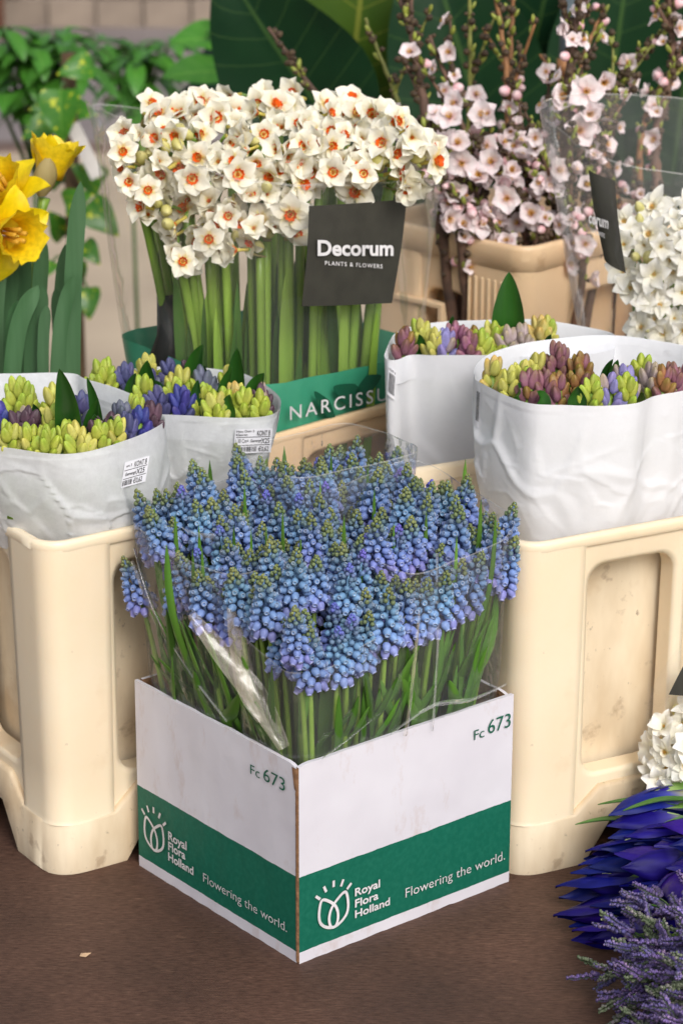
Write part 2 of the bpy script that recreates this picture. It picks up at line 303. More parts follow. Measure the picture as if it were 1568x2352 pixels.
# ------------------------------------------------------------------ printed carton
BY = 0.683517; BA, BB, BH = .2164, .2114, .165
e1 = Vector((math.cos(BY), math.sin(BY), 0)); e2 = Vector((-math.sin(BY), math.cos(BY), 0)); ez = Vector((0, 0, 1))
def carton_material():
    m, t, p, N, L = nodes_of('printed_white_carton')
    tc = N('ShaderNodeTexCoord'); sp = N('ShaderNodeSeparateXYZ'); L(tc.outputs['Object'], sp.inputs[0])
    nz = N('ShaderNodeTexNoise'); nz.inputs['Scale'].default_value = 90; L(tc.outputs['Object'], nz.inputs['Vector'])
    ad = N('ShaderNodeMath'); ad.operation = 'MULTIPLY_ADD'; ad.inputs[1].default_value = .0012; L(nz.outputs[0], ad.inputs[0]); L(sp.outputs[2], ad.inputs[2])
    g1 = N('ShaderNodeMath'); g1.operation = 'GREATER_THAN'; g1.inputs[1].default_value = .0101; L(ad.outputs[0], g1.inputs[0])
    g2 = N('ShaderNodeMath'); g2.operation = 'LESS_THAN'; g2.inputs[1].default_value = .0736; L(ad.outputs[0], g2.inputs[0])
    gm = N('ShaderNodeMath'); gm.operation = 'MULTIPLY'; L(g1.outputs[0], gm.inputs[0]); L(g2.outputs[0], gm.inputs[1])
    # worn white: soft warm stains and small rubbed specks
    mp = N('ShaderNodeMapping'); L(tc.outputs['Object'], mp.inputs[0]); mp.inputs['Rotation'].default_value = (.5, .5, .3); mp.inputs['Scale'].default_value = (1, 3, 1)
    s1 = N('ShaderNodeTexNoise'); s1.inputs['Scale'].default_value = 16; s1.inputs['Detail'].default_value = 6; s1.inputs['Roughness'].default_value = .7; L(mp.outputs[0], s1.inputs['Vector'])
    r1 = N('ShaderNodeMapRange'); r1.inputs[1].default_value = .56; r1.inputs[2].default_value = .76; r1.inputs[4].default_value = .5; L(s1.outputs[0], r1.inputs[0])
    wm = N('ShaderNodeMix'); wm.data_type = 'RGBA'; wm.inputs['A'].default_value = rgb(221, 219, 227); wm.inputs['B'].default_value = rgb(184, 154, 134); L(r1.outputs[0], wm.inputs['Factor'])
    s2 = N('ShaderNodeTexNoise'); s2.inputs['Scale'].default_value = 14; s2.inputs['Detail'].default_value = 3; L(tc.outputs['Object'], s2.inputs['Vector'])
    w2 = N('ShaderNodeMix'); w2.data_type = 'RGBA'; w2.blend_type = 'MULTIPLY'; w2.inputs['Factor'].default_value = 1; L(wm.outputs['Result'], w2.inputs['A'])
    c2 = N('ShaderNodeValToRGB'); e = c2.color_ramp.elements; e[0].position = .3; e[0].color = (.93, .92, .93, 1); e[1].position = .6; e[1].color = (1, 1, 1, 1); L(s2.outputs[0], c2.inputs[0]); L(c2.outputs[0], w2.inputs['B'])
    s3 = N('ShaderNodeTexNoise'); s3.inputs['Scale'].default_value = 260; s3.inputs['Detail'].default_value = 3; L(tc.outputs['Object'], s3.inputs['Vector'])
    r3 = N('ShaderNodeMapRange'); r3.inputs[1].default_value = .40; r3.inputs[2].default_value = .75; r3.inputs[4].default_value = .35; L(s3.outputs[0], r3.inputs[0])
    gr = N('ShaderNodeMix'); gr.data_type = 'RGBA'; gr.inputs['A'].default_value = rgb(10, 98, 78); gr.inputs['B'].default_value = rgb(42, 124, 102); L(r3.outputs[0], gr.inputs['Factor'])
    mx = N('ShaderNodeMix'); mx.data_type = 'RGBA'; L(gm.outputs[0], mx.inputs['Factor']); L(w2.outputs['Result'], mx.inputs['A']); L(gr.outputs['Result'], mx.inputs['B'])
    L(mx.outputs['Result'], p.inputs['Base Color']); p.inputs['Roughness'].default_value = .55; p.inputs['Specular IOR Level'].default_value = .35
    wv = N('ShaderNodeTexNoise'); wv.inputs['Scale'].default_value = 25; wv.inputs['Detail'].default_value = 5; L(tc.outputs['Object'], wv.inputs['Vector'])
    bp = N('ShaderNodeBump'); bp.inputs['Strength'].default_value = .25; bp.inputs['Distance'].default_value = .004; L(wv.outputs[0], bp.inputs['Height']); L(bp.outputs[0], p.inputs['Normal'])
    return m
M['carton'] = carton_material()
cb = thing('flower_carton', (0, 0, 0), 'white cardboard box with green band holding the blue grape hyacinths', 'cardboard box')
TH = .004
def panel(name, o0, du, L_, n, seed, notch0=0, notch1=0):
    """corrugated board: outer face in the plane, wavy by a fraction of a millimetre; kraft edges"""
    mb = MB(); nx, nz_ = 40, 26
    def top(u):
        z = BH + .0006*noise.noise(Vector((u*60, seed, 0)))
        for c, k in ((notch0, 0), (notch1, L_)):
            if c: z -= c*max(0, 1-abs(u-k)/.012)**2
        return z
    outr, inr = [], []
    for j in range(nz_+1):
        ro, ri = [], []
        for i in range(nx+1):
            u = i/nx*L_; z = j/nz_*top(u); k = min(1, min(u, L_-u)/.02)*min(1, z/.03)
            dd = .0012*noise.noise(Vector((u*14, z*14, seed)))*k + .0004*noise.noise(Vector((u*60, z*40, seed+5)))*k
            if j == 0: dd += .0006*noise.noise(Vector((u*90, 3, seed)))
            bz = z if j else .0012*max(0, noise.noise(Vector((u*70, 9, seed))))
            pt = o0+du*u+ez*bz
            ro.append(pt+n*dd); ri.append(pt+n*(dd-TH*(1 if j < nz_ else .8)))
        outr.append(ro); inr.append(ri)
    mb.grid(outr, 0); mb.grid(inr, 1, flip=True)
    mb.grid([outr[-1], inr[-1]], 0); mb.grid([inr[0], outr[0]], 1)
    mb.grid([[r_[0] for r_ in inr], [r_[0] for r_ in outr]], 1); mb.grid([[r_[-1] for r_ in outr], [r_[-1] for r_ in inr]], 1)
    return build(mb, name, [M['carton'], M['kraft']], cb, smooth=True)
nR = -e2; nL = -e1                      # outward normals of the right and left visible faces
panel('side_panel', e1*.0005, e1, BA-.0005, nR, 1, .0016, 0)
panel('side_panel', e2*BB, -e2, BB-.0026, nL, 2, 0, .003)
panel('side_panel', e1*BA+e2*.0055, e2, BB-.0055, e1, 3, .002, 0)
panel('side_panel', e1*(BA-.0055)+e2*BB, -e1, BA-.011, e2, 4)
q = MB(); q.add([e1*.004+e2*.004+ez*.003, e1*(BA-.004)+e2*.004+ez*.003, e1*(BA-.004)+e2*(BB-.004)+ez*.003, e1*.004+e2*(BB-.004)+ez*.003], [(0, 1, 2, 3)]); build(q, 'bottom_panel', M['kraft'], cb, smooth=False)
q = MB(); rows = []                     # torn kraft core showing down the front corner
for j in range(60):
    z = .0015+j/59*(BH-.004); a = .0012+.0009*max(0, noise.noise(Vector((z*160, 1, 1))))+(.0035*max(0, (z-.145)/.02) if z > .145 else 0); b = .0006*noise.noise(Vector((z*240, 4, 1)))
    rows.append([e2*(.0028+a)+nL*(-.0002 if z < .145 else .0006)+ez*z, e2*(.0016+b)+nL*.0009+ez*z, e2*.0003-nL*.0006+ez*z])
q.grid(rows, 0); build(q, 'torn_edge', M['kraft'], cb)
FR = (Vector((0, 0, 0)), e1, ez, nR); FL = (e2*BB, -e2, ez, nL)
def onface(fr, x, y):
    d = ray(x, y); t = ((fr[0]-CAM).dot(fr[3]))/d.dot(fr[3]); p = CAM+d*t-fr[0]
    return Vector((p.dot(fr[1]), p.dot(fr[2])))
def print_px(body, m, fr, bl, br, tl, parent, **k):
    a, b, c = onface(fr, *bl), onface(fr, *br), onface(fr, *tl)
    return lettering(body, m, fr, a.x, (a.y+b.y)/2, b.x, c.y-a.y, parent, d=.0014, **k)
LX = lambda x, y: (282.2+x*.3119, 1523.8+y*.3119)
RX = lambda x, y: (658.4+x*.3599, 1552+y*.3599)
for fr, X, tx in ((FL, LX, [('Fc', (948, 812), (1018, 844), (945, 742), 0, 'g'), ('673', (1045, 864), (1203, 937), (1042, 770), 0, 'g'), ('Royal', (345, 1299), (480, 1370), (345, 1240), .022, 'w'), ('Flora', (345, 1375), (470, 1439), (345, 1316), .022, 'w'),
                           ('Holland', (345, 1449), (530, 1556), (345, 1392), .022, 'w'), ('Flowering the world.', (602, 1605), (1218, 1978), (602, 1541), -.006, 'w')]),
                  (FR, RX, [('Fc', (1187, 410), (1252, 387), (1185, 350), 0, 'g'), ('673', (1277, 370), (1420, 322), (1275, 284), 0, 'g'), ('Royal', (428, 1400), (587, 1353), (428, 1352), .022, 'w'), ('Flora', (428, 1475), (577, 1424), (428, 1427), .022, 'w'),
                            ('Holland', (428, 1543), (650, 1462), (428, 1497), .022, 'w'), ('Flowering the world.', (750, 1418), (1383, 1168), (750, 1360), -.006, 'w')])):
    for body, bl, br, tl, bold, c in tx:
        print_px(body, M['green_ink' if c == 'g' else 'white_ink'], fr, X(*bl), X(*br), X(*tl), cb, bold=bold)
    if fr is FL: a, b, c = onface(FL, *X(165, 1310)), onface(FL, *X(320, 1385)), onface(FL, *X(190, 1065))
    else: a, b, c = onface(FR, *X(190, 1640)), onface(FR, *X(392, 1560)), onface(FR, *X(292, 1312))
    wd = b.x-a.x; x0 = a.x; z0 = .0165 if fr is FL else .0165
    z0 = onface(fr, *(X(270, 1392) if fr is FL else X(280, 1608))).y; ht = (onface(fr, *(X(243, 1068) if fr is FL else X(290, 1312))).y-z0)
    bh = ht*.70
    q = MB(); leafp = [(.56, .02), (.30, .07), (.09, .28), (.045, .60), (.13, .97), (.36, .86), (.57, .62), (.645, .30)]
    for mir in (0, 1):
        pts = closed_path([((1-x if mir else x), y, 0) for x, y in leafp], 44)
        ribbon(q, [(x0+p_.x*wd, z0+p_.y*bh) for p_ in pts], wd*.078, fr, .0014 + mir*.0002, True)
    for k in range(5):
        an = R(90+(k-2)*-24); c_ = Vector((x0+wd*.5, z0+bh*.60)); d_ = Vector((math.cos(an), math.sin(an)))
        r0, r1 = ht*.46, ht*.60; ribbon(q, [c_+d_*r0*(1 if k == 2 else .98), c_+d_*r1], wd*.075, fr, .0014)
    build(q, 'emblem', M['white_ink'], cb, smooth=False)

# ------------------------------------------------------------------ plastic flower buckets
def bucket(org, ang, a, b, h, label, m, mdirty, group, bumps=False, ribs=False, number=None, hole=(.061, .077, .028), neat=True):
    """square auction bucket: tapered wall with a big rounded opening per side, proud corner pillars, foot ring arched between its feet, rim, inner tub"""
    t = thing('flower_bucket', (org[0], org[1], 0), label, 'bucket', group, ang)
    r0, IN = .020, .006
    def inset(z): return IN*(1-z/h)
    def per(ins, r, step=None, us=None):
        """closed outline: (point, outward normal, distance from nearest corner, along this side) starting at the front corner, along +x"""
        out = []; sides = [((0, 0), (1, 0), a), ((a, 0), (0, 1), b), ((a, b), (-1, 0), a), ((0, b), (0, -1), b)]
        for (cx, cy), (dx, dy), L_ in sides:
            nx, ny = dy, -dx                      # outward
            us_ = sorted(set([r, L_-r]+[u for q in (.036, .046, .0525, .061, .062, .0695, .077, .091) for u in (q, L_-q)]+[r+(L_-2*r)*k/12 for k in range(13)]+[L_/2-.004, L_/2+.004]))
            us_ = [u for u in us_ if r <= u <= L_-r]
            for u in us_:
                k = (u-r)/(L_-2*r); uu = r+ins+(L_-2*r-2*ins)*k
                out.append((Vector((cx+dx*uu-nx*ins, cy+dy*uu-ny*ins, 0)), Vector((nx, ny, 0)), min(u, L_-u)))
            ex, ey = cx+dx*L_, cy+dy*L_           # corner arc
            cc = Vector((ex-dx*(r+ins)-nx*(r+ins), ey-dy*(r+ins)-ny*(r+ins), 0))
            for k in range(1, 8):
                th = k/8*math.pi/2; n = Vector((nx*math.cos(th)+dx*math.sin(th), ny*math.cos(th)+dy*math.sin(th), 0))
                out.append((cc+n*r, n, 0))
        return out
    def lerp(u, pts):
        if u <= pts[0][0]: return pts[0][1]
        for (u0, v0), (u1, v1) in zip(pts, pts[1:]):
            if u <= u1: return v0+(v1-v0)*(u-u0)/(u1-u0)
        return pts[-1][1]
    zb = lambda u: lerp(u, [(.062, 0), (.091, .040)])
    zl = lambda u: lerp(u, [(.0525, .046), (.077, .0665)])
    # foot ring
    mb = MB(); P = per(IN-.0005, r0); rows = [[], [], [], [], [], []]
    for k, (pt, n, u) in enumerate(P):
        jag = .0012*max(0, noise.noise(Vector((pt.x*90, pt.y*90, 3)))) if u < .06 else 0
        for r_, (d, z) in zip(rows, ((.0068, zb(u)+jag), (.0075, zb(u)+.004), (.0062, zl(u)-.0025), (.0042, zl(u)), (-.002, zl(u)+.0015), (-.002, zb(u)+.002))): r_.append(pt+n*d+ez*z)
    mb.grid(rows, close=True); mb.grid([rows[-1], rows[0]], close=True)
    fr_ = build(mb, 'foot_ring', mdirty, t)
    # walls with openings, one per side, and rounded corners between
    mb = MB(); hu, hz0, hz1 = hole[0], hole[1], h-hole[2]; zt = h-.006
    for (cx, cy), (dx, dy), L_ in [((0, 0), (1, 0), a), ((a, 0), (0, 1), b), ((a, b), (-1, 0), a), ((0, b), (0, -1), b)]:
        nx, ny = dy, -dx
        def at(u, z, d=0):
            i = inset(z); k = (u-r0)/(L_-2*r0); uu = r0+i+(L_-2*r0-2*i)*k
            return Vector((cx+dx*uu-nx*(i-d), cy+dy*uu-ny*(i-d), z))
        plates = [(r0, L_-r0, hu, L_-hu)] if L_ < .26 else [(r0, L_/2, hu, L_/2-.006), (L_/2, L_-r0, L_/2+.006, L_-hu)]
        for pu0, pu1, h0, h1 in plates:
            rc = .017; hp = []
            for (qx, qz, a0) in ((h1-rc, hz1-rc, 0), (h0+rc, hz1-rc, 90), (h0+rc, hz0+rc, 180), (h1-rc, hz0+rc, 270)):
                for k in range(7):
                    th = R(a0+k*15); hp.append((qx+rc*math.cos(th), qz+rc*math.sin(th)))
            cu, cz_ = (h0+h1)/2, (hz0+hz1)/2; op = []
            for (u, z) in hp:
                du, dz = u-cu, z-cz_; s_ = min(((pu1-cu) if du > 0 else (cu-pu0))/abs(du) if du else 1e9, ((zt-cz_) if dz > 0 else (cz_-.03))/abs(dz) if dz else 1e9); op.append((cu+du*s_, cz_+dz*s_))
            for want in ((pu1, zt), (pu0, zt), (pu0, .03), (pu1, .03)):      # the plate's own corners
                i = min(range(len(op)), key=lambda k: (op[k][0]-want[0])**2+(op[k][1]-want[1])**2); op[i] = want
            big = [(cu+(u-cu)*(1+.004/((h1-h0)/2)), cz_+(z-cz_)*(1+.004/((hz1-hz0)/2))) for u, z in hp]
            rows = [[at(u, z) for u, z in op], [at(u, z) for u, z in big], [at(u, z, -.0012) for u, z in hp], [at(u, z, -.004) for u, z in hp], [at(cu+(u-cu)*.995, cz_+(z-cz_)*.995, -.019) for u, z in hp]]
            mb.grid(rows, close=True)
        arc0 = [at(L_-r0, z) for z in (.03, .08, .15, .22, zt)]
        nd = Vector((dx, dy, 0)); nn = Vector((nx, ny, 0)); rows = []
        for z in (.03, .08, .15, .22, zt):
            p0 = at(L_-r0, z); c0 = p0-nn*r0; rows.append([c0+(nn*math.cos(k/8*math.pi/2)+nd*math.sin(k/8*math.pi/2))*r0 for k in range(9)])
        mb.grid(rows)
    wl = build(mb, 'wall', m, t)
    # corner pillars, a hand proud of the walls
    pe = hole[0]-.005
    for (cx, cy), (dx, dy), (ex_, ey_) in [((0, 0), (1, 0), (0, 1)), ((a, 0), (0, 1), (-1, 0)), ((a, b), (-1, 0), (0, -1)), ((0, b), (0, -1), (1, 0))]:
        D1, D2, c0 = Vector((dx, dy, 0)), Vector((ex_, ey_, 0)), Vector((cx, cy, 0)); mb = MB(); rows = []
        for z in (.044, .0475, .09, .14, .19, .24, h-.012, h-.0065):
            i = inset(z)-.0032-(.0015 if z < .046 else 0); path = []
            f = (.5+.5*z/h)
            path.append(c0+D2*(pe+.001)+D1*(i+.0036)); path.append(c0+D2*pe+D1*i)
            for k in range(1, 6): path.append(c0+D2*(pe+(r0+i-pe)*k/6)+D1*(i-.0004*math.sin(k/6*math.pi)))
            for k in range(9):
                th = k/8*math.pi/2; path.append(c0+(D1+D2)*(i+r0)-D1*(r0*math.cos(th))-D2*(r0*math.sin(th)))
            for k in range(1, 6): path.append(c0+D1*(r0+i+(pe-r0-i)*k/6)+D2*(i-.0004*math.sin(k/6*math.pi)))
            path.append(c0+D1*pe+D2*i); path.append(c0+D1*(pe+.001)+D2*(i+.0036))
            rows.append([q+ez*z for q in path])
        mb.grid(rows, flip=True); build(mb, 'corner_pillar', m, t)
    # rim
    mb = MB(); P = per(0, r0)
    prof = [(.0004, h-.027), (.0042, h-.0255), (.0042, h-.0045), (.0036, h-.001), (.0015, h+.0004), (-.003, h), (-.0052, h-.003), (-.0058, h-.02)] if ribs else [(.0026, h-.0095), (.0036, h-.0075), (.0036, h-.003), (.0028, h-.0006), (.0008, h+.0004), (-.003, h), (-.0052, h-.003), (-.0058, h-.02)]
    mb.grid([[pt+n*d+ez*(z+.0006*noise.noise(Vector((pt.x*12, pt.y*12, 1)))) for pt, n, u in P] for d, z in prof], close=True)
    build(mb, 'rim', m, t)
    # inner tub
    mb = MB(); rows = []
    for z, ins in ((h-.012, .0062), (h-.024, .012), (h-.04, .026), (.2, .028), (.1, .030), (.03, .032)): rows.append([pt+ez*z for pt, n, u in per(ins, .02)])
    mb.grid(rows, flip=True, close=True); k = len(mb.v)-len(rows[0]); mb.f.append(tuple(range(k, len(mb.v)))); mb.m.append(0)
    build(mb, 'inner_tub', mdirty if neat else m, t)
    if bumps:                                   # moulded studs on the pillar
        for row in range(7):
            if row in (2,): continue
            for c in range(4):
                mb = MB(); rr = .0026; rows = [[Vector((math.cos(k*math.pi/4)*rr*q, math.sin(k*math.pi/4)*rr*q, zz)) for k in range(8)] for q, zz in ((1, 0), (.75, .0009), (.25, .0013))]
                mb.grid(rows, close=True)
                build(mb, 'stud', m, t, Matrix.Translation((.018+c*.0085, -.0002, h-.026-row*.0105)) @ Matrix.Rotation(math.pi/2, 4, 'X'))
    if ribs:
        for k in range(6):
            mb = MB(); box_mb(mb, -.0016, .0016, -.028-.002*k, .028, 0, .0022, bev=.001)
            build(mb, 'rib', m, t, Matrix.Translation((-.0022, .028+k*.0085, h-.066)) @ Matrix(((0, 0, -1, 0), (-1, 0, 0, 0), (0, 1, 0, 0), (0, 0, 0, 1))), smooth=False)
    return t
def loc_of(org, ang, x, y, z=0): return Vector((org[0]+math.cos(ang)*x-math.sin(ang)*y, org[1]+math.sin(ang)*x+math.cos(ang)*y, z))
LBo, LBa = (-.1985, .1375), R(34.3)
RBo, RBa = (.1725, .1400), R(27.5)
NBo, NBa = (-.044, .384), R(44)
BBo, BBa = (.2125, .750), R(46)
GRPB = 'cream plastic flower buckets on the table'
lbk = bucket(LBo, LBa, .225, .206, .289, 'cream plastic bucket left of the carton, holding two translucent paper bags', M['cream'], M['cream_dirty'], GRPB)
rbk = bucket(RBo, RBa, .300, .206, .289, 'cream plastic bucket right of the carton, holding two bright white paper bags', M['cream'], M['cream_dirty'], GRPB)
nbk = bucket(NBo, NBa, .25, .22, .297, 'peach plastic bucket with moulded studs under the orange-eyed narcissus', M['peach'], M['peach'], GRPB, bumps=True, neat=False)
bbk = bucket(BBo, BBa, .25, .21, .380, 'tall ribbed peach bucket full of pink blossom branches', M['peach'], M['peach'], GRPB, ribs=True, hole=(.075, .077, .062), neat=False)
wc = Vector((.335, .575, 0)); wo = wc-Vector((math.cos(R(20))*.08-math.sin(R(20))*.08, math.sin(R(20))*.08+math.cos(R(20))*.08, 0))
bucket((wo.x, wo.y), R(20), .16, .16, .275, 'small peach bucket under the upright sleeve of white narcissus', M['peach'], M['peach'], GRPB, neat=False)
# raised square panel moulded in the side of the tall bucket
q = MB(); xx = [(-.0065, .098, .250), (-.0065, .175, .250)]
for (y0, y1, z0, z1, d) in ((.110, .170, .235, .240, .006), (.110, .170, .300, .305, .006), (.105, .110, .235, .305, .006)):
    box_mb(q, -d, .004, y0, y1, z0, z1, bev=.001)
build(q, 'moulded_frame', M['peach'], bbk, smooth=False)
# embossed number on the right bucket's foot ring
frm = (Vector((0, -.0022, 0)), Vector((1, 0, 0)), ez, Vector((0, -1, 0)))
o = lettering('566', M['cream_dirty'], frm, .108, .049, .135, .010, rbk, d=.0004, bold=.004)

# ------------------------------------------------------------------ paper bags
def paper(name, col, tr, mott):
    m, t, p, N, L = nodes_of(name); tc = N('ShaderNodeTexCoord')
    n1 = N('ShaderNodeTexNoise'); n1.inputs['Scale'].default_value = 140; n1.inputs['Detail'].default_value = 6; n1.inputs['Roughness'].default_value = .75; L(tc.outputs['Object'], n1.inputs['Vector'])
    r1 = N('ShaderNodeMapRange'); r1.inputs[1].default_value = .35; r1.inputs[2].default_value = .7; r1.inputs[3].default_value = 1; r1.inputs[4].default_value = 1-mott; L(n1.outputs[0], r1.inputs[0])
    mx = N('ShaderNodeMix'); mx.data_type = 'RGBA'; mx.blend_type = 'MULTIPLY'; mx.inputs['Factor'].default_value = 1; mx.inputs['A'].default_value = col; L(r1.outputs[0], mx.inputs['B'])
    L(mx.outputs['Result'], p.inputs['Base Color']); p.inputs['Roughness'].default_value = .6; p.inputs['Specular IOR Level'].default_value = .3
    n2 = N('ShaderNodeTexNoise'); n2.inputs['Scale'].default_value = 30; n2.inputs['Detail'].default_value = 4; L(tc.outputs['Object'], n2.inputs['Vector'])
    bp = N('ShaderNodeBump'); bp.inputs['Strength'].default_value = .25; bp.inputs['Distance'].default_value = .004; L(n2.outputs[0], bp.inputs['Height']); L(bp.outputs[0], p.inputs['Normal'])
    tl = N('ShaderNodeBsdfTranslucent'); L(mx.outputs['Result'], tl.inputs[0]); tp = N('ShaderNodeBsdfTransparent')
    ms = N('ShaderNodeMixShader'); ms.inputs[0].default_value = tr; L(p.outputs[0], ms.inputs[1]); L(tl.outputs[0], ms.inputs[2])
    m2 = N('ShaderNodeMixShader'); m2.inputs[0].default_value = max(0, tr-.25); L(ms.outputs[0], m2.inputs[1]); L(tp.outputs[0], m2.inputs[2])
    L(m2.outputs[0], t.nodes['Material Output'].inputs[0]); return m
M['tissue'] = paper('translucent_tissue', rgb(236, 238, 241), .33, .12)
M['paper'] = paper('white_wrapping_paper', rgb(236, 237, 241), .22, .03)
BAGS = {}
def bag(key, mouth_px, zm, zbot, shrink, shift, m, label, seed, wr=.006, bulge=.06, crease=1.0):
    pts = [UZ(x, y, zm) for x, y in mouth_px]; N_ = 240; loop = closed_path(pts, N_)
    c = sum(loop, Vector())/N_; t = thing('paper_bag', (c.x, c.y, zbot), label, 'paper bag', 'paper bags of hyacinths'); mb = MB(); rows = []; NR = 80
    cb_ = c+Vector(shift)
    for j in range(NR+1):
        s = j/NR; z = zbot+(zm-zbot)*s; k = shrink+(1-shrink)*s**1.25+bulge*math.sin(s*math.pi)*(1-s*.3)
        cen = cb_*(1-s)+c*s; row = []
        for i, p_ in enumerate(loop):
            d = (p_-c); q_ = cen+d*k
            n1 = noise.noise(Vector((p_.x*10, p_.y*10, z*8+seed*7)))
            hh = 0
            for fr_q, am_q in ((15, 1.0), (31, .42)):
                sh = noise.noise_vector(Vector((p_.x*14, p_.y*14, z*14+seed)))*.35
                vp = Vector((p_.x*fr_q, p_.y*fr_q, z*fr_q*.8+seed*5.3))+sh; ds, ps = noise.voronoi(vp)
                hv = noise.cell_vector(ps[0]*7.7); hh += am_q*(1.25*(vp-ps[0]).dot(hv)*(min(1, (ds[1]-ds[0])/.3)) + .45*max(0, 1-(ds[1]-ds[0])/.13)*(1 if hv.x > .25 else -.35 if hv.x < -.35 else 0))
            off = wr*(.35+.65*math.sin(min(1, s*1.12)*math.pi))*(n1*.7+crease*.8*hh)*(1 if s < .95 else .5)
            dn = d.normalized(); zz = z
            if j > NR-3: zz += .003*noise.noise(Vector((i/N_*9, seed, 2)))*(s-.93)/.07
            row.append(Vector((q_.x+dn.x*off-c.x, q_.y+dn.y*off-c.y, zz-zbot)))
        rows.append(row)
    mb.grid(rows, close=True); build(mb, 'paper_wrap', m, t)
    # turned-in lip of the wrap
    lip = [rows[-1], [p_+Vector((-(p_.x)*.012, -(p_.y)*.012, -.001)) for p_ in rows[-1]], [p_+Vector((-(p_.x)*.03, -(p_.y)*.03, -.022)) for p_ in rows[-1]]]
    q = MB(); q.grid(lip, close=True); build(q, 'folded_lip', m, t)
    BAGS[key] = (t, rows, c, zbot, zm, loop); return t
def flap(key, i0, i1, ds, m):
    """overlapping outer sheet of the wrap with a slanting free edge; offsets follow the bag's own surface"""
    t, rows, c, zbot, zm, loop = BAGS[key]; mb = MB(); NR = len(rows)-1; out = []; n = len(rows[0])
    for j in range(NR+1):
        s = j/NR; st = i0+(i1-i0)*s; row = []
        for k in range(24):
            i = st+ds*k/23; a_ = int(math.floor(i)) % n; f = i-math.floor(i); p_ = rows[j][a_]*(1-f)+rows[j][(a_+1) % n]*f
            dn = Vector((p_.x, p_.y, 0)).normalized(); row.append(p_+dn*(.0013+.0012*(1-k/23)*(.5+.5*math.sin(s*9))))
        out.append(row)
    mb.grid(out); build(mb, 'paper_flap', m, t)
bag('L1', [(-130, 900), (-40, 862), (60, 858), (165, 858), (200, 872), (300, 905), (360, 940), (379, 965), (350, 990), (290, 1011), (200, 1032), (130, 1040), (60, 1036), (-60, 1022), (-140, 990)], .357, .266, .78, (.022, -.014, 0), M['tissue'], 'greyish translucent paper bag of lime and blue hyacinths at the front of the left bucket', 1)
bag('L2', [(188, 884), (215, 862), (300, 848), (430, 842), (545, 856), (605, 884), (636, 912), (640, 932), (625, 950), (560, 958), (430, 957), (330, 945), (240, 920)], .350, .262, .80, (-.012, .0, 0), M['tissue'], 'translucent paper bag with the price sticker by the narcissus, behind the front left bag', 2, wr=.005)
bag('R2', [(884, 822), (890, 793), (918, 757), (1000, 740), (1110, 734), (1210, 736), (1330, 746), (1405, 764), (1410, 800), (1330, 815), (1220, 818), (1100, 819), (1000, 814), (944, 810), (910, 824)], .370, .001, .80, (.006, .022, 0), M['paper'], 'white paper bag of yellow and pink hyacinths behind the largest bag', 3, wr=.005)
bag('R1', [(1090, 868), (1095, 836), (1140, 806), (1234, 783), (1374, 770), (1484, 777), (1580, 794), (1660, 828), (1670, 870), (1568, 897), (1504, 908), (1459, 925), (1384, 932), (1300, 931), (1219, 927), (1150, 904), (1099, 878)], .380, .262, .84, (-.006, -.024, 0), M['paper'], 'largest white paper bag of plum and lilac hyacinths at the front of the right bucket', 4, wr=.0040, crease=1.2)

# price stickers, laid onto the bag's own surface
from mathutils.bvhtree import BVHTree
def on_bag(key):
    t, rows, c, zbot, zm, loop = BAGS[key]; off = Vector((c.x, c.y, zbot)); n = len(rows[0]); vs = [p+off for r_ in rows for p in r_]
    tree = BVHTree.FromPolygons(vs, [(i*n+j, i*n+(j+1) % n, (i+1)*n+(j+1) % n, (i+1)*n+j) for i in range(len(rows)-1) for j in range(n)])
    def hit(x, y):
        d = ray(x, y).normalized(); loc, no, idx, dist = tree.ray_cast(CAM, d); return dist
    return t, off, hit
def sticker(key, bl, br, tl, rows_, lift=.0018):
    t, off, hit = on_bag(key); bl, br, tl = Vector(bl), Vector(br), Vector(tl); NX, NY = 10, 6; D_ = []
    for j in range(NY+1):
        for i in range(NX+1):
            p = bl+(br-bl)*(i/NX)+(tl-bl)*(j/NY); D_.append((i/NX, j/NY, hit(p.x, p.y)))
    ok = [(u, v, d) for u, v, d in D_ if d is not None]; A = np.array([[1, u, v, u*u, u*v, v*v] for u, v, d in ok]); co = np.linalg.lstsq(A, np.array([d for *_, d in ok]), rcond=None)[0]
    def S_(u, v, e=0.0):
        p = bl+(br-bl)*u+(tl-bl)*v; d = float(np.dot([1, u, v, u*u, u*v, v*v], co))-lift-e; return CAM+ray(p.x, p.y).normalized()*d-off
    mb = MB(); mb.grid([[S_(i/NX, j/NY) for i in range(NX+1)] for j in range(NY+1)]); st = build(mb, 'price_sticker', M['label_white'], t)
    flat = (Vector((0, 0, 0)), Vector((1, 0, 0)), Vector((0, 1, 0)), Vector((0, 0, 1)))
    def wrapm(me):
        for v in me.vertices: v.co = S_(v.co.x, v.co.y, .0004)
    for kind, *a_ in rows_:
        if kind == 't':
            s_, x0, x1, y, hgt, bd = a_; o = lettering(s_, M['ink'], flat, x0, y, x1, hgt, st, bold=bd, d=0); wrapm(o.data)
        else:
            q = MB()
            if kind == 'l': q.grid([[Vector((.04+.92*k/8, a_[0]+e, 0)) for k in range(9)] for e in (-.012, .012)])
            else:
                x0, x1, y0, y1 = a_; x = x0; r2 = random.Random(3)
                while x < x1:
                    w_ = r2.choice((.006, .010, .016)); q.add([(x, y0, 0), (x+w_, y0, 0), (x+w_, y1, 0), (x, y1, 0)], [(0, 1, 2, 3)]); x += w_+r2.choice((.008, .012, .018))
            o = build(q, 'rule_line' if kind == 'l' else 'barcode', M['ink'], st, smooth=False); wrapm(o.data)
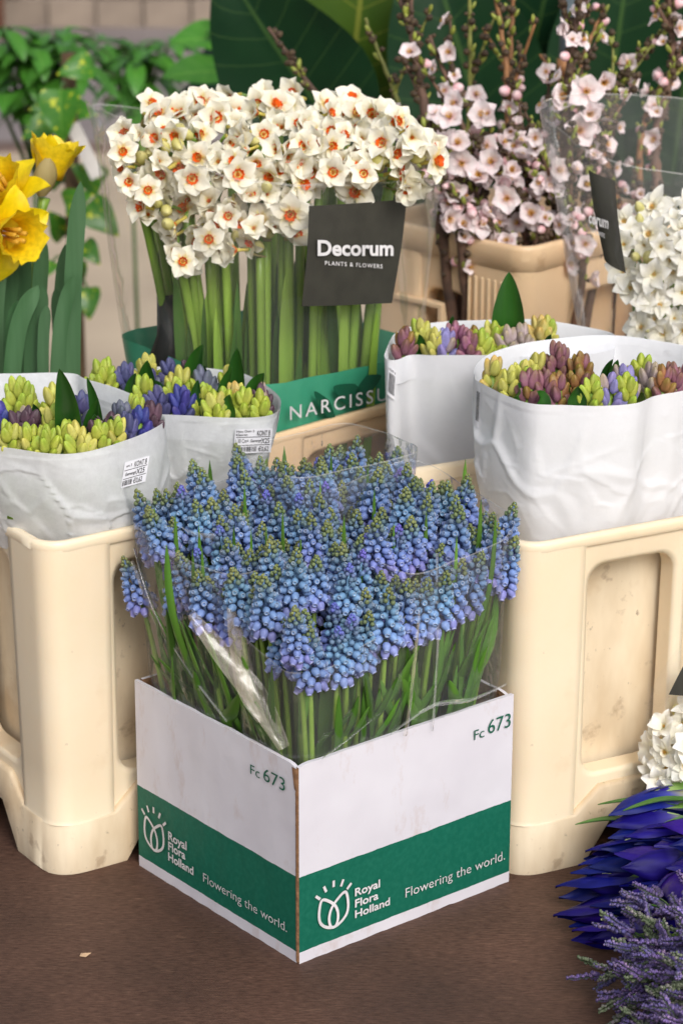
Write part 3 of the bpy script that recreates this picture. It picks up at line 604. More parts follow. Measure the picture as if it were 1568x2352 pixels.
sticker('L2', (536, 1042), (622, 1039), (540, 986), [('t', 'Hyac Gem 5', .04, .52, .86, .09, .01), ('t', 'Kleuren', .04, .34, .72, .09, .01), ('t', 'KONT B', .60, .95, .71, .20, .012), ('l', .66), ('t', 'L:30 Cm=', .03, .38, .43, .16, 0), ('t', 'Gemengd', .43, .72, .45, .11, .012), ('t', 'X25', .72, .94, .39, .20, .012), ('l', .33), ('b', .03, .60, .07, .27), ('t', '€0,62', .66, .93, .07, .18, .012)], lift=.0045)
sticker('L1', (277, 1122), (334, 1106), (287, 1062), [('t', 'em 5', .10, .32, .78, .10, .01), ('t', 'KONT B', .42, .92, .72, .20, .012), ('l', .66), ('t', 'Gemengd', .10, .54, .44, .12, .012), ('t', 'X25', .55, .88, .40, .20, .012), ('l', .33), ('b', .03, .42, .07, .27), ('t', '€0,62', .48, .84, .07, .19, .012)])
sticker('R2', (888, 905), (906, 920), (892, 838), [('t', 'KONT B', .1, .9, .86, .08, .01), ('b', .12, .9, .12, .80)])
sticker('R1', (1090, 978), (1099, 984), (1094, 882), [('b', .1, .9, .15, .85)])
flap('L1', 221, 176, 45, M['tissue']); flap('L2', 131, 75, 49, M['tissue'])

# ------------------------------------------------------------------ grape hyacinths in the carton
tip_ramp = [(0, rgb(140, 140, 202)), (.22, rgb(124, 148, 206)), (.52, rgb(114, 148, 194)), (.70, rgb(104, 130, 158)), (.84, rgb(112, 128, 92)), (1, rgb(130, 138, 82))]
tip_ramp_v = tip_ramp[:4]+[(.80, rgb(102, 116, 150)), (1, rgb(104, 100, 196))]
M['musc'] = mat('blue_florets', rgb(90, 120, 200), .45, var=.10, scale=300, tintramp=tip_ramp, rimcol=rgb(214, 216, 226), rand=.13, huerand=.018, spec=.25)
M['musc_v'] = mat('violet_tipped_florets', rgb(90, 120, 200), .45, var=.10, scale=300, tintramp=tip_ramp_v, rimcol=rgb(214, 216, 226), rand=.13, huerand=.02, spec=.25)
BELL = [(0, .35), (.06, .75), (.22, .98), (.45, 1.0), (.68, .86), (.84, .62), (.93, .52), (1.0, .66), (.97, .42), (.80, .34)]
BUD = [(0, .4), (.2, .95), (.5, 1.0), (.8, .72), (1.0, .12)]
def floret(mb, p, d, L_, r_, t, prof, n):
    d = Vector(d).normalized(); a = d.orthogonal().normalized(); b = d.cross(a); rows = []; cols = []
    for s, k in prof:
        rows.append([p+d*(s*L_)+(a*math.cos(q*2*math.pi/n)+b*math.sin(q*2*math.pi/n))*(k*r_) for q in range(n)])
        rim = .42 if (prof is BELL and s > .99) else (.2 if prof is BELL and s > .9 else 0)
        cols.append([(t, rim, 0, 1)]*n)
    o = mb.grid(rows, 0, cols, close=True); mb.f.append(tuple(o+k for k in range((len(prof)-1)*n, len(prof)*n))); mb.m.append(0)
def musc_meshes(seed, h, openness):
    r2 = random.Random(seed); lo, hi = MB(), MB(); n = 60; ga = 2.39996
    for i in range(n):
        t = i/(n-1); z = h*(1-(1-t)**1.0)*.93; z = h*t**1.05*.95
        core = .0012+.0022*(1-t); ph = i*ga+r2.uniform(-.25, .25)
        env = .0116*(1-t)**.72*(.75+.25*min(1, t/.12))+.0006
        size = .00250*(1-t)**.42+.0005; el = R(-52+ (t/.5)*60 if t < .5 else 8+(t-.5)/.5*62)+r2.uniform(-.16, .16)
        d = Vector((math.cos(ph)*math.cos(el), math.sin(ph)*math.cos(el), math.sin(el)))
        rad = Vector((math.cos(ph), math.sin(ph), 0))
        if t < .70*openness:
            L_ = .0078*(1-t*.5)*r2.uniform(.9, 1.1); p = rad*max(core, env-L_*.55*math.cos(el))+Vector((0, 0, z))
            floret(lo, p, d, L_, size*1.18*r2.uniform(.92, 1.08), t*.98, BELL, 8)
        else:
            L_ = size*1.9; p = rad*max(.0003, env-L_*.5)+Vector((0, 0, z)); floret(hi, p, d, L_, size*1.05, min(1, t*1.05+r2.uniform(-.05, .05)), BUD, 6)
    lo.tube([(0, 0, -.002), (0, 0, h*.95)], [.0016, .0008], 6, col=(.5, 0, 0, 1))
    return lo, hi
MV = []
for k in range(7):
    lo, hi = musc_meshes(k, (.048, .044, .052, .045, .047, .040, .050)[k], (1, .9, 1.1, .75, 1, .85, 1.1)[k]); mm = M['musc_v'] if k in (3,) else M['musc']
    MV.append((lo.mesh('bell_cluster', mm), hi.mesh('bud_tip', mm), (.048, .044, .052, .045, .047, .040, .050)[k]))
def blade(mb, pts, wd, up=(0, 0, 1), m=0, fold=.25, tip=.55, base=.7, nseg=14, twist=0., cols=None):
    """strap leaf along a path: creased down the middle, pointed, a real thickness"""
    P = smooth_path(pts, nseg); rows, bk = [], []
    for i, p in enumerate(P):
        s = i/(nseg-1); t = (P[min(i+1, nseg-1)]-P[max(i-1, 0)]).normalized()
        side = t.cross(Vector(up)); side = side.normalized() if side.length > 1e-4 else t.orthogonal()
        if twist: side = Quaternion(t, twist*s) @ side
        nn = side.cross(t).normalized(); k = (base+(1-base)*min(1, s/.35))*(1 if s < tip else max(.0, 1-((s-tip)/(1-tip))**2.0))+.015
        w_ = wd*k/2; rows.append([p-side*w_+nn*(fold*w_), p-side*w_*.5+nn*fold*w_*.3, p, p+side*w_*.5+nn*fold*w_*.3, p+side*w_+nn*(fold*w_)]); bk.append([q-nn*.0006 for q in rows[-1]])
    mb.grid(rows, m); mb.grid(bk, m, flip=True)
    mb.grid([[r_[0] for r_ in rows], [r_[0] for r_ in bk]], m, flip=True); mb.grid([[r_[-1] for r_ in rows], [r_[-1] for r_ in bk]], m)
def musc_label(k, u, v):
    tip = 'violet' if k == 3 else 'olive green'
    a, b = u/BA, v/BB
    where = 'at the front corner' if a+b < .62 else 'at the back' if a+b > 1.45 else 'towards the left corner' if b-a > .38 else 'towards the right corner' if a-b > .38 else 'in the middle'
    return f'grape hyacinth with {tip} bud tip {where} of the carton'
rm = random.Random(11); cells = []
NU = 13; sp_ = .2370/NU
for i in range(NU):
    for j in range(NU):
        u = -.0085+(i+.5+(.25 if j % 2 else -.25))*sp_+rm.uniform(-.3, .3)*sp_; v = -.0105+(j+.5)*sp_+rm.uniform(-.3, .3)*sp_
        cells.append((u, v))
stem_me = {}
def add_musc(u, v, ztip, k, lean, leafs):
    lo, hi, h = MV[k]; top = e1*u+e2*v; cu, cv = BA/2, BB/2
    bu, bv = cu+(u-cu)*.70, cv+(v-cv)*.70; base = e1*bu+e2*bv
    hb = Vector((top.x, top.y, ztip-h*.93))
    axis = Vector((lean.x, lean.y, 1)).normalized(); hb = Vector((top.x, top.y, ztip))-axis*h*.95
    t = thing('grape_hyacinth', (base.x, base.y, .012), musc_label(k, u, v), 'grape hyacinth', 'grape hyacinths bunched in the white carton')
    O = Vector((base.x, base.y, .012)); sc = rm.uniform(.94, 1.08); mtx = aim(hb-O, axis, rm.uniform(0, 6.28), sc)
    a_ = ob('bell_cluster', lo, t, mtx); a_['kind'] = 'stuff'; b_ = ob('bud_tip', hi, t, mtx); b_['kind'] = 'stuff'
    q = MB(); mid = (hb-O)*.55+Vector((rm.uniform(-.006, .006), rm.uniform(-.006, .006), 0))-Vector((lean.x, lean.y, 0))*.03
    q.tube(bez((0, 0, 0), mid, hb-O+axis*.003, 8), [.0027, .0026, .0025, .0024, .0023, .0022, .002, .0016], 7); build(q, 'stem', M['stem'], t)
    for (tipp, wd) in leafs:
        q = MB(); tp = tipp-O; blade(q, [Vector((rm.uniform(-.008, .008), rm.uniform(-.008, .008), 0)), Vector((tp.x*.3, tp.y*.3, .13)), Vector((tp.x*.9, tp.y*.9, tp.z*.78)), tp], wd, up=(CAM-tipp).normalized().cross(Vector((1, 0, 0))), fold=.35, tip=.72)
        build(q, 'leaf', M['leaf'], t)
    return t
pxleaf = [(480, 1065, .13, 14), (652, 1032, .26, 15), (1070, 1062, .17, 13), (1025, 1125, .16, 10), (345, 1080+5, .20, 0), (648, 1178, .13, 8), (352, 1172, .10, 13), (380, 1260, .07, 15), (845, 1075, .2, 9), (790, 1190, .13, 10), (455, 1215, .12, 9), (505, 1225, .10, 11), (535, 1215, .11, 10), (462, 1265, .085, 9), (645, 1320, .06, 8), (700, 1465, .004, 22), (860, 1130, .18, 9), (1106, 1155, .13, 10), (440, 1270, .08, 9), (575, 1225, .11, 8), (930, 1410, .045, 19), (1140, 1350, .10, 15)]
pxleaf = [q for q in pxleaf if q[3]]+[(560, 1120, .2, 9), (610, 1215, .13, 8), (735, 1110, .2, 8), (690, 1240, .1, 8), (905, 1210, .13, 8), (980, 1180, .15, 9), (830, 1290, .08, 8), (1050, 1240, .12, 8), (400, 1190, .13, 10), (760, 1045, .25, 9), (1140, 1190, .14, 9), (540, 1310, .06, 9)]
placed = []
for (u, v) in cells:
    edge = min(u, BA-u, v, BB-v); d0 = math.hypot(u, v); fr_ = min(u, v)
    ztip = .290+.034*min(1, max(0, (u+v)/.20))**.9+rm.uniform(-.026, .017)
    cx_, cv_ = u-BA/2, v-BB/2; out = e1*cx_+e2*cv_
    k = max(abs(cx_)/(BA/2), abs(cv_)/(BB/2)); ln = out.normalized()*(.12*k+.18*max(0, k-.85)/.25) if out.length > 1e-5 else out
    ring = min(u+.0085, v+.0105)            # the two outer rows by the visible sides hang lower and lean out
    if ring < .016: ztip -= rm.uniform(.004, .038)*(1 if .07 < u+v < .22 else .3); ln = ln*1.05
    elif ring < .033: ztip -= rm.uniform(.004, .020)
    ln = ln+Vector((rm.uniform(-.09, .09), rm.uniform(-.09, .09), 0))
    placed.append([u, v, ztip, ln, []])
for (x, y, Y, wpx) in pxleaf:
    fc = FL if x < 684 else FR; dd_ = ray(x, y); hit_ = CAM+dd_*(((fc[0]-CAM).dot(fc[3]))/dd_.dot(fc[3]))
    p_ = UY(x, y, max(Y, hit_.y+.010))
    if y < 1335:                          # a tip standing just above the canopy
        p_ = UZ(x, y, .325); uu, vv = p_.dot(e1), p_.dot(e2); p_ = UZ(x, y, .290+.034*min(1, max(0, (uu+vv)/.20))**.9+.006)+Vector((0, .010, 0))
    b_ = min(placed, key=lambda q: (e1*q[0]+e2*q[1]-Vector((p_.x, p_.y, 0))).length); b_[4].append((p_, wpx/5947*1.95*1.3))
for q in placed: add_musc(q[0], q[1], q[2], rm.randrange(7), q[3], q[4])
# extra basal leaves standing between the stems, each a part of the bulb it grows from
roots = [o for o in COL.objects if o.name.startswith('grape_hyacinth')]
leaf_bank = []
for k in range(6):
    q = MB(); L_ = (.12, .14, .16, .15, .13, .17)[k]; bx = rm.uniform(-.018, .018); by = rm.uniform(-.018, .018)
    blade(q, [(0, 0, 0), (bx*.2, by*.2, L_*.5), (bx*.6, by*.6, L_*.85), (bx*1.2, by*1.2, L_+.02)], rm.uniform(.007, .011), up=(.3, -1, .1), fold=.4, tip=.5)
    leaf_bank.append(q.mesh('leaf', M['leaf']))
for o in roots:
    for _ in range(1 if rm.random() < .8 else 2): ob('leaf', rm.choice(leaf_bank), o, Matrix.Translation((rm.uniform(-.006, .006), rm.uniform(-.006, .006), .03)) @ Matrix.Rotation(rm.uniform(-.7, .7), 4, 'Z') @ Matrix.Rotation(rm.uniform(-.08, .08), 4, 'X') @ Matrix.Scale(rm.uniform(.85, 1.15), 4))
# front row leaves seen through the foil
fr_roots = sorted(roots, key=lambda o: (o.location.xy-Vector((0, 0))).dot(Vector((0, 1))))
for o in sorted(roots, key=lambda o: min(o.location.dot(e1), o.location.dot(e2)))[:60]:
    n_out = (e1*-1 if o.location.dot(e1) < o.location.dot(e2) else e2*-1)
    q = MB(); zt = rm.uniform(.185, .235); e_in = min(o.location.dot(e1), o.location.dot(e2))-.007
    s0 = Vector((rm.uniform(-.006, .006), rm.uniform(-.006, .006), .07)); s1 = n_out*(e_in*.7)+Vector((rm.uniform(-.012, .012), 0, BH-.02)); tp = n_out*(e_in+rm.uniform(.002, .016))+(n_out.cross(ez))*rm.uniform(-.035, .035)*min(1, max(.15, (min(max(o.location.dot(e1), o.location.dot(e2)), BA-max(o.location.dot(e1), o.location.dot(e2)))-.03)/.05))+Vector((0, 0, zt))
    blade(q, [s0, s1, s1.lerp(tp, .5)+n_out*.002, tp], rm.uniform(.005, .011), up=(n_out.cross(ez)).cross(Vector((0, 0, 1)))+Vector((rm.uniform(-.4, .4), rm.uniform(-.4, .4), .6)), fold=.4, tip=.55); build(q, 'leaf', M['leaf'], o)

# foil sleeves round the bunches
def sleeve(label, u0, u1, v0, v1, z0, ztop, flare, seed, gap=None, m=None):
    c = e1*((u0+u1)/2)+e2*((v0+v1)/2); t = thing('foil_sleeve', (c.x, c.y, z0), label, 'plastic sleeve', 'clear foil sleeves in the carton'); mb = MB(); N_ = 96; NR = 26; rows = []
    hu, hv = (u1-u0)/2, (v1-v0)/2
    for j in range(NR+1):
        s = j/NR; row = []
        for i in range(N_+1):
            th = i/N_*2*math.pi; ct, st = math.cos(th), math.sin(th); k = 1/((abs(ct)**6+abs(st)**6)**(1/6))
            u, v = ct*k*hu, st*k*hv; P0 = e1*u+e2*v; zt = ztop(c+P0); z = z0+(zt-z0)*s
            fl = 1+flare*s
            nz1 = noise.noise(Vector((u*30, v*30, z*7+seed))); nz2 = 1-2*abs(noise.noise(Vector((u*22+z*6, v*22, z*5+seed*2))))
            off = (.003*nz1*(.4+s)+.0035*max(0, nz2-.3)*(.6+.6*s))*min(1, s*5); dn = P0.normalized()
            row.append(P0*fl+dn*off+Vector((0, 0, z-z0)))
        rows.append(row)
    mb.grid(rows); build(mb, 'foil', m or M['film'], t)
    q = MB(); q.grid([rows[-1], [p_*1.0+Vector((0, 0, .0012)) for p_ in rows[-1]], ]); build(q, 'cut_edge', M['film_fold'], t)
    return t
def ztop_all(p):
    y = p.y; return .300+.010*math.sin(p.x*25)+max(0, min(1, (y-.08)/.2))*.030
sleeve('clear foil sleeve round the grape hyacinths at the left corner of the carton', .004, .100, .088, .207, BH-.012, lambda p: .292+max(0, (p.y-.12))*.22, .17, 3)
sleeve('clear foil sleeve round the grape hyacinths at the right corner of the carton', .112, .212, .004, .118, BH-.012, lambda p: .290+max(0, (p.y-.08))*.28, .17, 5)
sleeve('clear foil sleeve round the grape hyacinths by the front corner of the carton', .004, .110, .004, .084, BH-.012, lambda p: .236+max(0, p.y-.02)*.45, .10, 8)
sleeve('clear foil sleeve round the grape hyacinths at the back of the carton', .102, .212, .122, .207, BH-.012, lambda p: .338, .16, 9)
# crumpled foil folds along the carton, with the bucket's reflection painted in beige
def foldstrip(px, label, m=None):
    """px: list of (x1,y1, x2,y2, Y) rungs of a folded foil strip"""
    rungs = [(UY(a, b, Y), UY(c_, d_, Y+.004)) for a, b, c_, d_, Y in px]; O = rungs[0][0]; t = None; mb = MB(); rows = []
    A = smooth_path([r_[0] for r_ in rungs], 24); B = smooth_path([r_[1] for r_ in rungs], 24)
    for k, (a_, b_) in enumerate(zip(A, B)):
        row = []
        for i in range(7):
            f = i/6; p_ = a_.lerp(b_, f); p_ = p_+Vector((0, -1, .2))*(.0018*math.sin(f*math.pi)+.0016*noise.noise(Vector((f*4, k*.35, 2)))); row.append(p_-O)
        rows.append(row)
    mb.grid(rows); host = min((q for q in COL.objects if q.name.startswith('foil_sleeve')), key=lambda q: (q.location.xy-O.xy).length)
    o = build(mb, 'foil_fold', m or M['film_reflect'], host, Matrix.Translation(O-host.location)); o['label'] = label; return o
foldstrip([(430, 1415, 448, 1405, .055), (480, 1500, 530, 1490, .045), (560, 1610, 615, 1590, .034), (640, 1725, 665, 1712, .02)], 'broad crumpled foil fold with painted reflection slanting down to the front corner of the carton')
foldstrip([(520, 1395, 540, 1400, .05), (526, 1480, 566, 1480, .045), (545, 1590, 592, 1585, .038), (590, 1660, 612, 1655, .03)], 'short foil fold with painted beige reflection beside the broad slanting fold')
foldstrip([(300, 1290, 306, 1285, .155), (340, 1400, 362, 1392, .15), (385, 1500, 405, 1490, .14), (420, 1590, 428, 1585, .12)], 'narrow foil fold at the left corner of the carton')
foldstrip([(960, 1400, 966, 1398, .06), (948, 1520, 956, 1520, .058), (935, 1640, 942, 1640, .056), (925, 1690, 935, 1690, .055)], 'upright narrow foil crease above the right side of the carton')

for n_, px in enumerate(([(738, 1745, 742, 1738, .006), (800, 1700, 806, 1690, .02), (870, 1640, 876, 1634, .035)], [(1000, 1270, 1006, 1270, .085), (1003, 1450, 1010, 1450, .082), (998, 1560, 1004, 1560, .08), (990, 1680, 996, 1678, .078)],
                      [(895, 1690, 898, 1682, .045), (990, 1628, 994, 1616, .075), (1080, 1612, 1084, 1602, .10), (1160, 1575, 1164, 1568, .125)], [(305, 1260, 310, 1258, .16), (350, 1400, 356, 1396, .14), (430, 1540, 436, 1534, .11), (520, 1660, 524, 1654, .07)], [(415, 1210, 440, 1230, .12), (450, 1222, 476, 1246, .115), (490, 1226, 505, 1240, .11)])):
    foldstrip(px, ('short foil crease with painted highlight by the front corner above the carton', 'long upright foil crease through the right grape hyacinths', 'slanting foil crease along the right top edge of the carton', 'thin foil crease slanting across the left side stems', 'small foil strip standing for a glint among the left grape hyacinths')[n_], M['film_fold'])  # narrow creases; the bright highlight and glint are put in as hazy strips

# ------------------------------------------------------------------ hyacinths in the paper bags
def hy_mat(name, base, tipc, v=.10): return mat(name, base, .5, var=.2, scale=90, rand=v, tintramp=[(0, base), (.55, base), (1, tipc)], huerand=.012, spec=.45, trans=.12)
HY = {'lime green': hy_mat('lime_bud', rgb(196, 206, 88), rgb(168, 192, 62)), 'yellow green': hy_mat('yellow_bud', rgb(216, 214, 116), rgb(204, 200, 92)), 'cream yellow': hy_mat('cream_bud', rgb(224, 208, 132), rgb(212, 178, 92)),
      'bright blue': hy_mat('blue_bud', rgb(80, 86, 168), rgb(60, 60, 140)), 'violet blue': hy_mat('violet_bud', rgb(98, 98, 150), rgb(78, 78, 122)), 'dark plum': hy_mat('plum_bud', rgb(112, 84, 100), rgb(82, 60, 72)),
      'grey blue': hy_mat('grey_blue_bud', rgb(122, 126, 150), rgb(100, 108, 122)), 'magenta pink': hy_mat('magenta_bud', rgb(180, 118, 150), rgb(156, 108, 112)), 'plum pink': hy_mat('plum_pink_bud', rgb(158, 106, 124), rgb(134, 98, 78)),
      'bronze': hy_mat('bronze_bud', rgb(168, 122, 78), rgb(150, 126, 54)), 'pale lilac': hy_mat('lilac_bud', rgb(164, 156, 214), rgb(140, 132, 190)), 'greyish pink': hy_mat('grey_pink_bud', rgb(196, 176, 176), rgb(178, 162, 132))}
def bud_mesh(name, m, seed, L_=.0142, r_=.0038):
    r2 = random.Random(seed); mb = MB(); rows, cols = [], []
    for s, k in ((0, .35), (.08, .72), (.24, .98), (.45, 1.02), (.64, .90), (.80, .70), (.92, .44), (1.0, .12)):
        row = []
        for q in range(18):
            th = q*math.pi/9; lob = 1+.17*(abs(math.cos(1.5*th))*2-1)*(.4+.8*s)
            row.append(Vector((math.cos(th)*r_*k*lob, math.sin(th)*r_*k*lob, s*L_+r2.uniform(-.0002, .0002))))
        rows.append(row); cols.append([(min(1, max(0, s+.22*(1-abs(math.cos(1.5*q*math.pi/9)))-.05)), 0, 0, 1) for q in range(18)])
    mb.grid(rows, 0, cols, close=True); return mb.mesh(name, m)
HB = {k: [bud_mesh('bud', m, i, .0142*(1, 1.15)[i], .0038*(1, .94)[i]) for i in range(2)] for k, m in HY.items()}
MIX = {'lime green': 'yellow green', 'yellow green': 'lime green', 'cream yellow': 'yellow green', 'bright blue': 'violet blue', 'violet blue': 'grey blue', 'dark plum': 'greyish pink', 'grey blue': 'lime green', 'magenta pink': 'plum pink', 'plum pink': 'bronze', 'bronze': 'plum pink', 'pale lilac': 'greyish pink', 'greyish pink': 'lime green'}
rh = random.Random(5); hy_all = {}
ORD = ['leftmost', 'second from the left', 'third from the left', 'fourth from the left', 'fifth from the left', 'sixth from the left', 'seventh from the left', 'eighth from the left', 'ninth from the left', 'tenth from the left']
BAGNAME = {'L1': 'the front left bag', 'L2': 'the left bag behind', 'R1': 'the largest paper bag', 'R2': 'the bag behind the largest'}
def hyacinth(key, x, y, colr, wpx, hpx):
    t0, rows, c, zbot, zm, loop = BAGS[key]; top = UZ(x, y-hpx*.42, zm+.014); base = UZ(x, y+hpx*.5, zm-.012)
    W = wpx/5947.9*2.05; H = max(.022, hpx/5947.9*2.05/.94); cen = UZ(x, y+hpx*.2, zm-.004)
    cen = Vector((cen.x, cen.y, zm-.004-H*.25))
    # keep inside the bag's mouth
    d = cen-c; d.z = 0; an = math.atan2(d.y, d.x)
    lp = min(loop, key=lambda p: abs((math.atan2(p.y-c.y, p.x-c.x)-an+math.pi) % (2*math.pi)-math.pi)); lim = (lp-c).to_2d().length-W*.5-.004
    if d.length > lim and lim > 0: cen = c+d*(lim/d.length)+Vector((0, 0, cen.z-c.z))
    t = thing('hyacinth', (cen.x, cen.y, zm-.060), '', 'hyacinth', 'hyacinths in paper bags'); t['_x'] = x; hy_all.setdefault((key, colr), []).append(t)
    off = cen.z-(zm-.060); q = MB(); q.tube([(0, 0, 0), (0, 0, off*.6), (0, 0, off+H*.6)], [.006, .0055, .003], 8); build(q, 'stem', M['stem'], t)
    rW = W/2; n_ring = max(2, round(H/.0085)); lean = Vector((rh.uniform(-.12, .12), rh.uniform(-.12, .12), 1)).normalized()
    Rm = lean.to_track_quat('Z', 'Y').to_matrix().to_4x4()
    for k in range(n_ring):
        s = k/n_ring; rr = max(.0025, (rW-.0045)*(1-s**1.6*.85)); cnt = max(3, round(2*math.pi*rr/.0074)); zz = off+s*H*.80
        for i in range(cnt):
            ph = i*2*math.pi/cnt+k*1.1+rh.uniform(-.18, .18); out = .55*(1-s)+.10
            d_ = Vector((math.cos(ph)*out, math.sin(ph)*out, 1)); p_ = Vector((math.cos(ph)*rr*.82, math.sin(ph)*rr*.82, zz-off+rh.uniform(-.002, .002)))
            ob('bud', rh.choice(HB[colr if rh.random() > .2 else MIX[colr]]), t, Matrix.Translation((0, 0, off)) @ Rm @ aim(p_, d_, rh.uniform(0, 6), rh.uniform(.84, 1.12)))
    ob('bud', HB[colr][0], t, Matrix.Translation((0, 0, off)) @ Rm @ aim((0, 0, H*.72), (0, 0, 1), 0, .95))
    return t
def hy_leaf(key, x, y0, y1, wpx, lean=0.0, dark=False):
    t0, rows, c, zbot, zm, loop = BAGS[key]; b = UZ(x, y1, zm-.006); d_ = (CAM-b); d_.z = 0; b = b+d_.normalized()*.018; lp = min(loop, key=lambda p: abs((math.atan2(p.y-c.y, p.x-c.x)-math.atan2(b.y-c.y, b.x-c.x)+math.pi) % (2*math.pi)-math.pi)); kk = min(1, ((lp-c).to_2d().length-.018)/max(.001, (b-c).to_2d().length)); b = Vector((c.x+(b.x-c.x)*kk, c.y+(b.y-c.y)*kk, b.z)); H = 1.5*(y1-y0)/5947.9*2.05/.94
    host = min((t for (k, _), l in hy_all.items() if k == key for t in l), key=lambda t: (t.location.xy-b.xy).length)
    q = MB(); W = wpx/5947.9*2.05*1.3; O = b-host.location; q2 = [O+Vector((0, 0, -.012)), O, O+Vector((lean*H*.4, 0, H*.55)), O+Vector((lean*H, -.004, H))]
    blade(q, q2, W, up=Vector((0, 1, -.1)).cross(Vector((1, 0, 0)))*-1+Vector((0, -1, 0)), fold=.55, tip=.45, base=.85, nseg=18); build(q, 'leaf', M['leaf_hy'], host)
for row in [
    ('L1', 45, 925, 'lime green', 86, 96), ('L1', 128, 935, 'yellow green', 60, 80), ('L1', 5, 975, 'bright blue', 50, 60), ('L1', 60, 985, 'dark plum', 84, 60), ('L1', 118, 990, 'lime green', 66, 90), ('L1', 186, 955, 'violet blue', 56, 80), ('L1', 284, 970, 'grey blue', 62, 60), ('L1', 335, 985, 'bright blue', 62, 48), ('L1', 254, 1000, 'dark plum', 44, 50), ('L1', 20, 1030, 'lime green', 50, 34), ('L1', 70, 1032, 'lime green', 60, 40), ('L1', 108, 1030, 'lime green', 60, 40), ('L1', 186, 1024, 'yellow green', 64, 56), ('L1', 226, 1010, 'dark plum', 52, 50), ('L1', 310, 962, 'lime green', 36, 36), ('L1', 245, 1030, 'lime green', 40, 26), ('L1', 300, 1000, 'violet blue', 46, 40), ('L1', -30, 1000, 'dark plum', 60, 60), ('L1', 150, 1020, 'lime green', 50, 50), ('L1', 275, 1015, 'lime green', 40, 30), ('L1', 350, 975, 'dark plum', 30, 34),
    ('L2', 238, 876, 'lime green', 74, 70), ('L2', 338, 858, 'yellow green', 56, 56), ('L2', 396, 868, 'violet blue', 58, 56), ('L2', 330, 910, 'lime green', 54, 56), ('L2', 410, 890, 'yellow green', 76, 66), ('L2', 468, 890, 'grey blue', 66, 70), ('L2', 345, 892, 'violet blue', 50, 50), ('L2', 368, 935, 'violet blue', 60, 36), ('L2', 420, 938, 'bright blue', 56, 36), ('L2', 466, 928, 'lime green', 60, 60), ('L2', 402, 916, 'lime green', 60, 48), ('L2', 516, 938, 'lime green', 60, 46), ('L2', 528, 890, 'yellow green', 54, 76), ('L2', 548, 925, 'cream yellow', 46, 60), ('L2', 598, 932, 'dark plum', 56, 56), ('L2', 606, 950, 'lime green', 56, 22), ('L2', 290, 880, 'violet blue', 46, 50), ('L2', 496, 952, 'lime green', 60, 26), ('L2', 440, 870, 'dark plum', 40, 50), ('L2', 560, 945, 'lime green', 44, 28),
    ('R2', 926, 798, 'plum pink', 50, 50), ('R2', 968, 778, 'yellow green', 66, 62), ('R2', 1004, 802, 'yellow green', 56, 44), ('R2', 1046, 786, 'magenta pink', 78, 66), ('R2', 1090, 796, 'bronze', 50, 50), ('R2', 1078, 808, 'magenta pink', 50, 40), ('R2', 1130, 785, 'lime green', 84, 66), ('R2', 1170, 796, 'greyish pink', 52, 44), ('R2', 1236, 770, 'cream yellow', 64, 52), ('R2', 1258, 772, 'yellow green', 40, 40), ('R2', 1100, 806, 'lime green', 44, 36), ('R2', 1020, 806, 'pale lilac', 40, 36), ('R2', 1200, 790, 'greyish pink', 50, 50),
    ('R1', 1130, 868, 'cream yellow', 52, 70), ('R1', 1200, 878, 'yellow green', 96, 76), ('R1', 1170, 892, 'yellow green', 56, 44), ('R1', 1278, 846, 'plum pink', 72, 110), ('R1', 1336, 862, 'bronze', 66, 84), ('R1', 1252, 900, 'plum pink', 62, 56), ('R1', 1326, 896, 'bronze', 82, 66), ('R1', 1398, 906, 'pale lilac', 78, 56), ('R1', 1436, 890, 'pale lilac', 66, 70), ('R1', 1472, 864, 'lime green', 66, 56), ('R1', 1500, 882, 'greyish pink', 62, 52), ('R1', 1548, 886, 'plum pink', 40, 44), ('R1', 1358, 918, 'lime green', 62, 26), ('R1', 1282, 912, 'bronze', 40, 30), ('R1', 1520, 895, 'bronze', 30, 26), ('R1', 1590, 870, 'magenta pink', 50, 50), ('R1', 1440, 912, 'lime green', 44, 26), ('R1', 1215, 905, 'plum pink', 40, 30), ('R1', 1230, 860, 'yellow green', 50, 50)]: hyacinth(*row)
WORDS = {'lime green': 'tight lime green hyacinth buds', 'yellow green': 'soft yellow-green hyacinth buds', 'cream yellow': 'creamy yellow hyacinth buds'}
for (key, colr), l in hy_all.items():
    l.sort(key=lambda t: t['_x'])
    for i, t in enumerate(l):
        nm = WORDS.get(colr, f'{colr} hyacinth bud head')
        t['label'] = (f'{nm}, {ORD[i]} in {BAGNAME[key]}' if len(l) > 1 else f'{nm} alone of its colour in {BAGNAME[key]}'); del t['_x']
